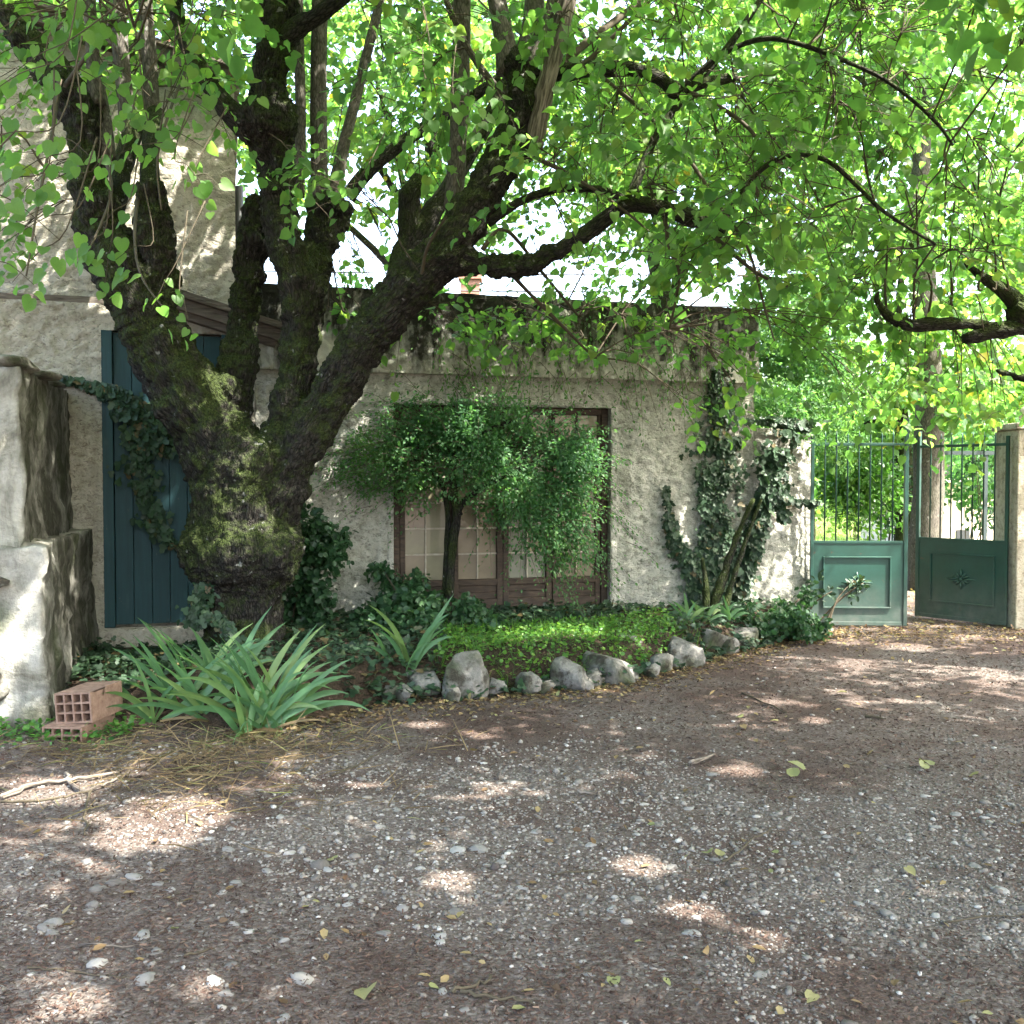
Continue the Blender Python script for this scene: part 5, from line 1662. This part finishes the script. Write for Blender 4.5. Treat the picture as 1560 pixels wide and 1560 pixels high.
def iris(label, base, fans, group, scale=1.0):
    root = empty('iris_plant', Matrix.Translation(base), label=label, cat='iris', group=group)
    for (dx, dy, az, n, L, spread) in fans:
        for i in range(n):
            t = (i + 0.5) / n * 2 - 1
            me = blade_mesh(L * scale * random.uniform(0.75, 1.1), random.uniform(0.042, 0.062) * scale, 0.12 + abs(t) * spread * 0.55 + random.uniform(0, 0.15), random.uniform(0.25, 1.0) + abs(t) * 0.4, random.uniform(-0.7, 0.7), random.uniform(0.1, 0.9))
            o = bpy.data.objects.new('leaf', me)
            o.location = (dx + random.gauss(0, 0.03), dy + random.gauss(0, 0.03), 0)
            o.rotation_euler = (0, 0, az + (0 if t > 0 else PI) + random.gauss(0, 0.35))
            put(o, parent=root)
    for i in range(9):                       # withered blades at the foot
        me = blade_mesh(0.34 * scale * random.uniform(0.6, 1.2), 0.022, random.uniform(0.9, 1.4), random.uniform(0.2, 0.9), random.uniform(-1, 1), 0.5)
        me.materials[0] = MT['straw']
        o = bpy.data.objects.new('withered_leaf', me)
        o.location = (random.uniform(-0.2, 0.25) * scale, random.uniform(-0.1, 0.15), 0.01)
        o.rotation_euler = (0, 0, random.uniform(0, 6.28))
        put(o, parent=root)
    return root


b1 = gnd(285, 1098)
iris('iris clump with splayed grey-green blades next to the hollow bricks', b1, [(-0.05, 0.10, 0.1, 12, 0.68, 1.2), (0.10, 0.0, 0.3, 12, 0.55, 1.5), (-0.02, 0.30, -0.3, 10, 0.72, 0.7), (0.12, 0.38, 0.5, 9, 0.70, 0.6), (-0.20, -0.02, 0.2, 9, 0.48, 1.6)], None)
b2 = gnd(378, 1114)
iris('largest iris clump with long arching green blades leaning from the linden', b2, [(0.0, 0.1, 0.2, 13, 0.68, 1.3), (0.12, 0.05, 0.0, 13, 0.62, 1.5), (0.05, 0.32, 0.3, 12, 0.70, 1.0), (0.18, 0.20, -0.1, 11, 0.56, 1.5), (0.0, -0.06, -1.4, 9, 0.40, 1.9)], None)
b3 = gnd(615, 1038, 0.08)
iris('small iris with one tall upright blade behind the border stones', b3, [(0.0, 0.0, 0.15, 6, 0.48, 0.5), (0.06, 0.02, -0.1, 5, 0.62, 0.45)], None)
b4 = bed_pt(1045, 965)
iris('low strap-leaved plant by the ivy stump', b4, [(0, 0, 0.2, 9, 0.34, 1.7), (0.2, 0.05, 0.4, 8, 0.30, 1.6), (0.42, 0.15, 0.1, 7, 0.28, 1.6)], None, 0.8)
# one tall blade of the small iris
for L, ln, cu, az in ((0.72, 0.42, 0.22, 0.25), (0.55, 0.3, 0.7, 0.0), (0.5, 0.35, 1.3, 0.1), (0.45, 0.2, 0.9, PI)):
    o = bpy.data.objects.new('leaf', blade_mesh(L, 0.055, ln, cu, 0.3, 0.4))
    o.location = (0.03, 0, 0.0)
    o.rotation_euler = (0, 0, az)
    put(o, parent=[q for q in bpy.data.objects if q.get('label', '').startswith('small iris')][0])


# ---- hollow bricks
def hollow_brick(label, w, h, dp, nx, nz, M, broken=False):
    root = empty('hollow_brick', M, label=label, cat='brick')
    mb = MB()
    wall = 0.011
    cx = np.linspace(-w / 2 + wall / 2, w / 2 - wall / 2, nx + 1)
    cz = np.linspace(wall / 2, h - wall / 2, nz + 1)
    xs = sorted([c - wall / 2 for c in cx] + [c + wall / 2 for c in cx])
    zs = sorted([c - wall / 2 for c in cz] + [c + wall / 2 for c in cz])
    for i in range(len(xs) - 1):
        for j in range(len(zs) - 1):
            x0, x1, z0, z1 = xs[i], xs[i + 1], zs[j], zs[j + 1]
            if i % 2 and j % 2:      # a hole: its four inner walls and a dark far end
                e = dp * 0.96
                mb.poly([(x0, 0, z0), (x0, e, z0), (x0, e, z1), (x0, 0, z1)])
                mb.poly([(x1, 0, z0), (x1, 0, z1), (x1, e, z1), (x1, e, z0)])
                mb.poly([(x0, 0, z0), (x1, 0, z0), (x1, e, z0), (x0, e, z0)])
                mb.poly([(x0, 0, z1), (x0, e, z1), (x1, e, z1), (x1, 0, z1)])
                mb.poly([(x0, e, z0), (x1, e, z0), (x1, e, z1), (x0, e, z1)])
            else:
                mb.poly([(x0, 0, z0), (x1, 0, z0), (x1, 0, z1), (x0, 0, z1)])
    X0, X1, Z0, Z1 = xs[0], xs[-1], zs[0], zs[-1]
    mb.poly([(X0, 0, Z0), (X0, 0, Z1), (X0, dp, Z1), (X0, dp, Z0)])
    mb.poly([(X0, dp, Z0), (X0, dp, Z1), (X1, dp, Z1), (X1, dp, Z0)])
    mb.poly([(X0, 0, Z0), (X0, dp, Z0), (X1, dp, Z0), (X1, 0, Z0)])
    mb.poly([(X0, 0, Z1), (X1, 0, Z1), (X1, dp, Z1), (X0, dp, Z1)])
    if broken:                       # a bite out of the top of the side
        a, b, z = dp * 0.12, dp * 0.42, Z1 - h * 0.26
        mb.poly([(X1, 0, Z0), (X1, dp, Z0), (X1, dp, z), (X1, 0, z)])
        mb.poly([(X1, 0, z), (X1, a, z), (X1, a * 0.8, Z1), (X1, 0, Z1)])
        mb.poly([(X1, b, z), (X1, dp, z), (X1, dp, Z1), (X1, b * 1.1, Z1)])
        mb.poly([(X1 - wall, 0.01, z - 0.02), (X1 - wall, dp, z - 0.02), (X1 - wall - 0.04, dp, Z1 - 0.003), (X1 - wall - 0.04, 0.01, Z1 - 0.003)])
    else:
        mb.poly([(X1, 0, Z0), (X1, dp, Z0), (X1, dp, Z1), (X1, 0, Z1)])
    mb.build('clay_block', MT['clay'], root)
    return root


pb = gnd(92, 1130)
RZ = Matrix.Rotation(R(-8), 4, 'Z') @ Matrix.Rotation(R(-4), 4, 'Y')
hollow_brick('cracked hollow clay brick with broken side, on top of another brick', 0.235, 0.185, 0.36, 4, 3, Matrix.Translation(pb + Vector((0.04, 0.10, 0.085))) @ RZ, True)
hollow_brick('flat hollow clay brick half sunk under the cracked one', 0.25, 0.10, 0.40, 4, 2, Matrix.Translation(pb + Vector((0.0, 0.02, -0.018))) @ Matrix.Rotation(R(-6), 4, 'Z'))

# ---- border stones
SPEC = [(545, 1068, .105, .085, 'small rounded pale border stone next to the iris blades'), (640, 1062, .15, .10, 'low broad border stone behind ivy leaves'), (718, 1064, .165, .17, 'largest blocky pale border stone with flat face'),
        (775, 1040, .12, .12, 'rounded border stone with pale cap next to the blocky one'), (832, 1056, .07, .06, None), (872, 1052, .125, .13, 'rough upright grey border stone among creeping ivy'), (842, 1040, .11, .11, None), (935, 1040, .19, .12, 'wide dark mossy border stone'),
        (968, 1018, .12, .15, 'tall speckled border stone behind the wide mossy one'), (1035, 1018, .15, .13, 'brown mossy border stone in dry leaves'), (1082, 998, .13, .13, 'pale tilted border stone by the strap-leaved plant'), (1140, 986, .15, .10, 'flat border stone half hidden by leaves'),
        (1176, 972, .10, .10, 'small white border stone near the pier shrub'), (1205, 972, .08, .07, None), (990, 1034, .07, .06, None), (686, 1070, .06, .05, None), (590, 1066, .08, .07, None), (750, 1060, .07, .07, None), (806, 1056, .08, .08, None), (905, 1048, .08, .08, None), (1010, 1026, .08, .08, None), (1058, 1010, .08, .07, None), (1108, 996, .08, .08, None), (1160, 980, .07, .06, None), (1230, 966, .07, .06, None), (522, 1076, .07, .06, None), (498, 1086, .06, .05, None), (612, 1070, .07, .06, None), (890, 1052, .07, .06, None)]
for k, (px, py, r, hh, lab) in enumerate(SPEC):
    p = gnd(px, py)
    o = obj('border_stone', rock_mesh('border_stone', 1.0, 100 + k, MT['border'], 4, (r * 1.4, r * 1.1, hh * 1.25), 0.4), label=lab or 'fist-sized border stone wedged between the larger ones', cat='stone', group='stones edging the bed')
    o.location = (p.x, p.y + r * 0.6, hh * 0.62)
    o.rotation_euler = (random.uniform(-.2, .2), random.uniform(-.2, .2), random.uniform(0, 6.28))

# ================================================================== ON THE DRIVE
def drive_pts(n, ymin=2.0, ymax=11.5, power=1.0):
    u = RNG.random(n)
    Y = ymin * (ymax / ymin) ** u
    X = RNG.uniform(-1, 1, n) * (0.60 * Y + 0.7)
    ed_ = np.interp(X, edge_x, edge_y)
    ok_ = (Y < ed_ - 0.02) & ~((X < -3.0) & (Y > 6.2)) | ((X > 3.4) & (Y < 13))
    return X[ok_], Y[ok_]




def pebbles(P, size, tint, sq=0.62, seed=1):
    import bmesh
    bm = bmesh.new()
    bmesh.ops.create_icosphere(bm, subdivisions=1, radius=1.0)
    T = np.array([v.co[:] for v in bm.verts])
    Fq = np.array([[v.index for v in f.verts] for f in bm.faces])
    bm.free()
    rg = np.random.default_rng(seed)
    N, k = len(P), len(T)
    shp = T[None] * (1 + rg.normal(size=(N, k, 1)) * 0.16)
    shp = shp * np.stack([rg.uniform(0.8, 1.35, N), rg.uniform(0.7, 1.0, N), rg.uniform(0.4, 0.75, N)], 1)[:, None, :]
    a = rg.uniform(0, 6.28, N)
    tl = rg.normal(size=N) * 0.3
    ca, sa, ct, stt = np.cos(a)[:, None], np.sin(a)[:, None], np.cos(tl)[:, None], np.sin(tl)[:, None]
    x, y, z = shp[..., 0], shp[..., 1], shp[..., 2]
    y, z = y * ct - z * stt, y * stt + z * ct
    x, y = x * ca - y * sa, x * sa + y * ca
    V = np.stack([x, y, z], -1) * np.asarray(size)[:, None, None] + P[:, None, :]
    FF = (Fq[None] + (np.arange(N) * k)[:, None, None]).reshape(-1, 3)
    return V.reshape(-1, 3), FF, np.repeat(tint, k)


def gravel_mask(X, Y):
    m = fbm(np.stack([X * 0.75, Y * 0.75, X * 0 + 3], 1), 200, 4)
    m2 = fbm(np.stack([X * 2.6, Y * 2.6, X * 0 + 3], 1), 204, 3)
    bias = 0.20 * np.exp(-(((X - 0.5) / 2.6) ** 2 + ((Y - 4.5) / 0.95) ** 2)) - 0.15 * np.clip((Y - 5.6) / 1.2, 0, 1) - 0.13 * np.clip((3.5 - Y) / 0.7, 0, 1) + 0.10 * np.exp(-(((X - 4.0) / 1.2) ** 2 + ((Y - 6.5) / 1.2) ** 2))
    return np.clip((m * 0.55 + m2 * 0.45 + bias - 0.47) * 6.5, 0.06, 1.0)


X, Y = drive_pts(132000)
ok = RNG.random(len(X)) < gravel_mask(X, Y)
X, Y = X[ok], Y[ok]
n = len(X)
sz = np.clip(np.exp(RNG.normal(np.log(0.0044), 0.48, n)) * (0.75 + 0.10 * Y), 0.003, 0.024)
V, F, T = pebbles(np.stack([X, Y, ground_z(X, Y) + sz * 0.08], 1), sz, np.clip(0.45 + RNG.normal(size=n) * 0.25, 0, 1))
obj('gravel', mesh_np('gravel', V, F, MT['gravel'], tint=T), kind='stuff', label='grey limestone gravel pressed into the brown drive', cat='gravel')

# loose stones large enough to pick out
rk = [rock_mesh('loose_stone', 1.0, 300 + k, MT['stone'], 2, (1, 0.8, 0.34), 0.4) for k in range(8)]
big = [(378, 1297, .040), (205, 1342, .055), (175, 1350, .05), (405, 1332, .032), (360, 1355, .035), (695, 1300, .062), (728, 1300, .05), (645, 1302, .03), (762, 1318, .038), (150, 1357, .045), (355, 1415, .034), (690, 1393, .045), (613, 1388, .042), (490, 1326, .05), (480, 1345, .04), (500, 1330, .035), (355, 1352, .04), (700, 1250, .03), (240, 1352, .036), (260, 1360, .034),
       (935, 1372, .026), (930, 1392, .028), (130, 1318, .03), (47, 1317, .035), (85, 1410, .05), (150, 1476, .045), (75, 1420, .04), (430, 1440, .03), (240, 1457, .035), (460, 1500, .05), (330, 1505, .05), (225, 1500, .045), (585, 1425, .04), (590, 1365, .03), (670, 1430, .032), (790, 1355, .025), (1010, 1290, .02), (530, 1385, .03), (560, 1350, .03)]
cnt = 0
LS = 'small pale loose stone lying on the gravel drive'
X, Y = drive_pts(520, 2.2, 6.6)
ok = RNG.random(len(X)) < 0.25 + 0.6 * gravel_mask(X, Y)
more = [(x, y, abs(random.gauss(0.017, 0.008)) + 0.009) for x, y in zip(X[ok], Y[ok])]
more += [(random.gauss(-1.45, 0.9), random.gauss(3.75, 0.5), random.uniform(0.018, 0.04)) for _ in range(70)]
spots = [(gnd(a, b).x, gnd(a, b).y, r) for a, b, r in big] + more
spots = spots[:285]
for x, y, r in spots:
    o = bpy.data.objects.new('loose_stone', random.choice(rk))
    z = float(ground_z(np.array([x]), np.array([y]))[0])
    o.location = (x, y, z - r * 0.03)
    o.rotation_euler = (random.gauss(0, .15), random.gauss(0, .15), random.uniform(0, 6.28))
    s = r * random.uniform(0.85, 1.15)
    o.scale = (s, s, s)
    put(o, label=LS if r < 0.04 else 'broad flat pale stone bedded in the gravel drive', cat='stone', group='loose stones on the gravel drive')

# brown litter of flower stalks and rotted leaves
X, Y = drive_pts(150000)
ok = RNG.random(len(X)) < 1.05 - gravel_mask(X, Y) * 0.9
X, Y = X[ok], Y[ok]
n = len(X)
P = np.stack([X, Y, ground_z(X, Y) + RNG.uniform(0.001, 0.010, n)], 1)
d = RNG.normal(size=(n, 3)) * np.array([1, 1, 0.22])
v = scatter(FLAKE, P, d, np.array([0, 0, 1.0]) + RNG.normal(size=(n, 3)) * 0.35, RNG.uniform(0.008, 0.024, n) * (0.7 + 0.08 * Y), np.clip(RNG.beta(1.6, 3.2, n), 0, 1))
nb_ = 14000
xb, yb = RNG.uniform(-3.4, 3.2, nb_), RNG.uniform(6.0, 9.8, nb_)
okb = (yb > np.interp(xb, edge_x, edge_y) - 0.1) & (yb < 9.6 + xb * 0.287)
xb, yb = xb[okb], yb[okb]
Pb = np.stack([xb, yb, np.maximum(bed_z(xb, yb), ground_z(xb, yb)) + 0.004], 1)
vb_ = scatter(FLAKE, Pb, RNG.normal(size=Pb.shape) * np.array([1, 1, 0.25]), np.array([0, 0, 1.0]) + RNG.normal(size=Pb.shape) * 0.35, RNG.uniform(0.015, 0.05, len(Pb)), np.clip(RNG.beta(1.8, 2.4, len(Pb)), 0, 1))
v = join([v, vb_])
obj('litter', mesh_np('litter', v[0], v[1], MT['litter'], tint=v[2]), kind='stuff', label='brown plant litter covering the drive between the gravel', cat='litter')

# fallen leaves: drifts along the bed and at the gate
n = 2600
X = RNG.uniform(-1.6, 3.4, n)
Y = np.interp(X, edge_x, edge_y) - np.abs(RNG.normal(size=n)) * 0.28 + 0.05
X2, Y2 = RNG.uniform(2.9, 5.6, 1500), RNG.normal(10.1, 0.45, 1500)
X3, Y3 = drive_pts(420, 2.4, 10)
X4, Y4 = RNG.normal(4.75, 0.5, 700), RNG.uniform(10.8, 14, 700)
X, Y = np.concatenate([X, X2, X3, X4]), np.concatenate([Y, Y2, Y3, Y4])
n = len(X)
P = np.stack([X, Y, np.maximum(ground_z(X, Y), bed_z(X, Y) * (X < 3.2)) + RNG.uniform(0.006, 0.018, n) + 0.02 * (Y > 12.4)], 1)
v = scatter(OVAL, P, RNG.normal(size=(n, 3)) * np.array([1, 1, 0.18]), np.array([0, 0, 1.0]) + RNG.normal(size=(n, 3)) * 0.3, RNG.uniform(0.02, 0.055, n), RNG.random(n))
obj('fallen_leaves', mesh_np('fallen_leaves', v[0], v[1], MT['fallen'], tint=v[2]), kind='stuff', label='drift of yellowed fallen leaves along the bed and gate', cat='leaves')
fm = [mesh_np('fallen_leaf', LINDEN[0] * np.array([0.9, 1, 0.5 + 0.3 * k]), LINDEN[1], MT['fallen'], tint=np.full(len(LINDEN[0]), tq), smooth=True) for k, tq in enumerate((0.35, 0.7, 0.95, 1.0))]
FLS = [(560, 1516, .085, 2), (935, 1500, .05, 3), (1225, 1180, .09, 3), (1210, 1190, .08, 3), (1418, 1172, .09, 3), (1405, 1176, .07, 3), (655, 1515, .04, 3), (1080, 1308, .06, 3), (1095, 1312, .05, 2), (1185, 1308, .03, 3), (512, 1316, .04, 3), (505, 1320, .035, 2), (1380, 1330, .05, 2), (340, 1228, .05, 1), (100, 1400, .045, 1), (1240, 1525, .05, 2), (270, 1425, .03, 3), (60, 1275, .05, 1), (1130, 1098, .06, 3), (1185, 1104, .05, 2),
       (1130, 1110, .05, 1), (1490, 1185, .06, 2), (980, 1145, .05, 1), (850, 1110, .05, 1), (1330, 1150, .06, 1), (720, 1150, .05, 1), (1290, 1060, .07, 2), (1480, 1060, .07, 1)]
for a, b, s, k in FLS:
    p = gnd(a, b)
    o = bpy.data.objects.new('fallen_leaf', fm[k])
    o.location = (p.x, p.y, 0.025)
    o.rotation_euler = (random.gauss(0, .3), random.gauss(0, .3), random.uniform(0, 6.28))
    o.scale = (s, s, s)
    put(o, label='%s fallen leaf lying flat on the drive' % ('brown', 'yellowed', 'pale', 'green')[k], cat='leaf', group='single fallen leaves on the drive')

# dry grass and weeds below the bricks
n = 4200
X = RNG.normal(-2.05, 0.75, n)
Y = RNG.normal(5.55, 0.5, n)
ok = (Y < 6.3) & (X > -3.5)
X, Y = X[ok], Y[ok]
dn = fbm(np.stack([X * 2.5, Y * 2.5, X * 0], 1), 210, 2)
ok = RNG.random(len(X)) < np.clip((dn - 0.42) * 3, 0.05, 1)
X, Y = X[ok], Y[ok]
n = len(X)
P = np.stack([X, Y, ground_z(X, Y) + 0.004], 1)
d = RNG.normal(size=(n, 3)) * np.array([1, 1, 0.12]) + np.array([0, 0, 0.16])
gr = np.clip(0.35 + RNG.normal(size=n) * 0.25 + np.clip((Y - 5.6) * 0.7, 0, 0.6), 0, 1)
v = scatter(BLADE, P, d, rnd_dirs(n) + np.array([0, 0, 0.6]), RNG.uniform(0.06, 0.24, n), gr, np.full(n, 0.5))
obj('dry_grass', mesh_np('dry_grass', v[0], v[1], MT['straw'], tint=v[2]), kind='stuff', label='flattened straw-coloured dry grass below the hollow bricks', cat='grass')
n = 700
X, Y = RNG.uniform(-3.6, -2.3, n), RNG.normal(6.1, 0.16, n)
P = np.stack([X, Y, RNG.uniform(0.01, 0.07, n)], 1)
v = scatter(ROUND, P, RNG.normal(size=(n, 3)) * np.array([1, 1, 0.3]), np.array([0, -0.2, 1]) + RNG.normal(size=(n, 3)) * 0.35, RNG.uniform(0.02, 0.05, n), RNG.random(n) * 0.7)
obj('weeds', mesh_np('weeds', v[0], v[1], MT['cover'], tint=v[2]), kind='stuff', label='low green weeds at the foot of the garden wall', cat='weeds')
n = 60
P = np.array([tuple(fw(-4.35 + random.gauss(0, .12), -2.50, random.uniform(0.15, 0.45))) for _ in range(n)])
v = scatter(IVY, P, np.array([0, -0.2, -0.6]) + RNG.normal(size=(n, 3)) * 0.5, np.array([0.2, -1, 0.5]) + RNG.normal(size=(n, 3)) * 0.3, RNG.uniform(0.03, 0.06, n), RNG.random(n))
obj('wall_weed', mesh_np('wall_weed', v[0], v[1], MT['cover'], tint=v[2]), kind='stuff', label='light green weed growing on the end of the garden wall', cat='weed')

# fallen sticks and twigs
STK = [([(0, 1222), (60, 1200), (120, 1194), (182, 1182)], 6, 'forked pale stick', 'deadwood'), ([(100, 1186), (120, 1208), (150, 1206), (185, 1188)], 4, 'second pale stick crossing the forked one', 'deadwood'), ([(0, 1228), (70, 1226), (140, 1210)], 3, 'long thin dark twig', 'twig'), ([(140, 1206), (132, 1240), (130, 1278)], 3, 'crooked dark twig', 'twig'),
       ([(505, 1188), (560, 1165), (600, 1140)], 2.4, 'thin curved brown twig', 'twig'), ([(1050, 1170), (1088, 1156)], 5, 'short thick grey stick', 'deadwood'), ([(880, 1212), (912, 1216)], 4.5, 'stubby grey stick', 'deadwood'), ([(700, 1522), (760, 1532), (815, 1540)], 4, 'dark broken twig', 'twig'), ([(690, 1520), (740, 1505), (745, 1495)], 4, 'dark hooked twig', 'twig'),
       ([(1100, 1320), (1150, 1285), (1185, 1268)], 2.4, 'slender bent twig', 'twig'), ([(840, 1340), (920, 1332)], 2, 'straight thin twig', 'twig'), ([(120, 1450), (180, 1452), (235, 1454)], 2.2, 'straight pale straw stalk', 'deadwood'), ([(40, 1485), (110, 1490), (190, 1500)], 2.2, 'long reddish stalk', 'twig'), ([(1440, 1415), (1560, 1400)], 2, 'thin twig across gravel', 'twig'), ([(1130, 1060), (1200, 1092)], 2, 'thin dark twig', 'twig'), ([(1320, 1095), (1350, 1100)], 3, 'short dark twig', 'twig'), ([(280, 1468), (325, 1455)], 3.4, 'short dark bark strip', 'twig')]
for k, (pp, r, lab, mt) in enumerate(STK):
    pts = [gnd(*q) + Vector((0, 0, 0.022)) for q in pp]
    D = pts[0].y
    rr = r * D / FPX * 0.8
    p, rd = curve(pts, [rr * (1 - 0.5 * i / (len(pts) - 1)) for i in range(len(pts))], 6)
    p = [q + Vector((random.gauss(0, .006), random.gauss(0, .006), random.gauss(0, .003))) for q in p]
    V, F, vec = skel_tube(p, rd, 7, 0.3, k)
    obj('fallen_twig', mesh_np('fallen_twig', V, F, MT[mt], smooth=True, vec=vec), label=lab + ' lying on the drive', cat='twig', group='fallen twigs on the drive')
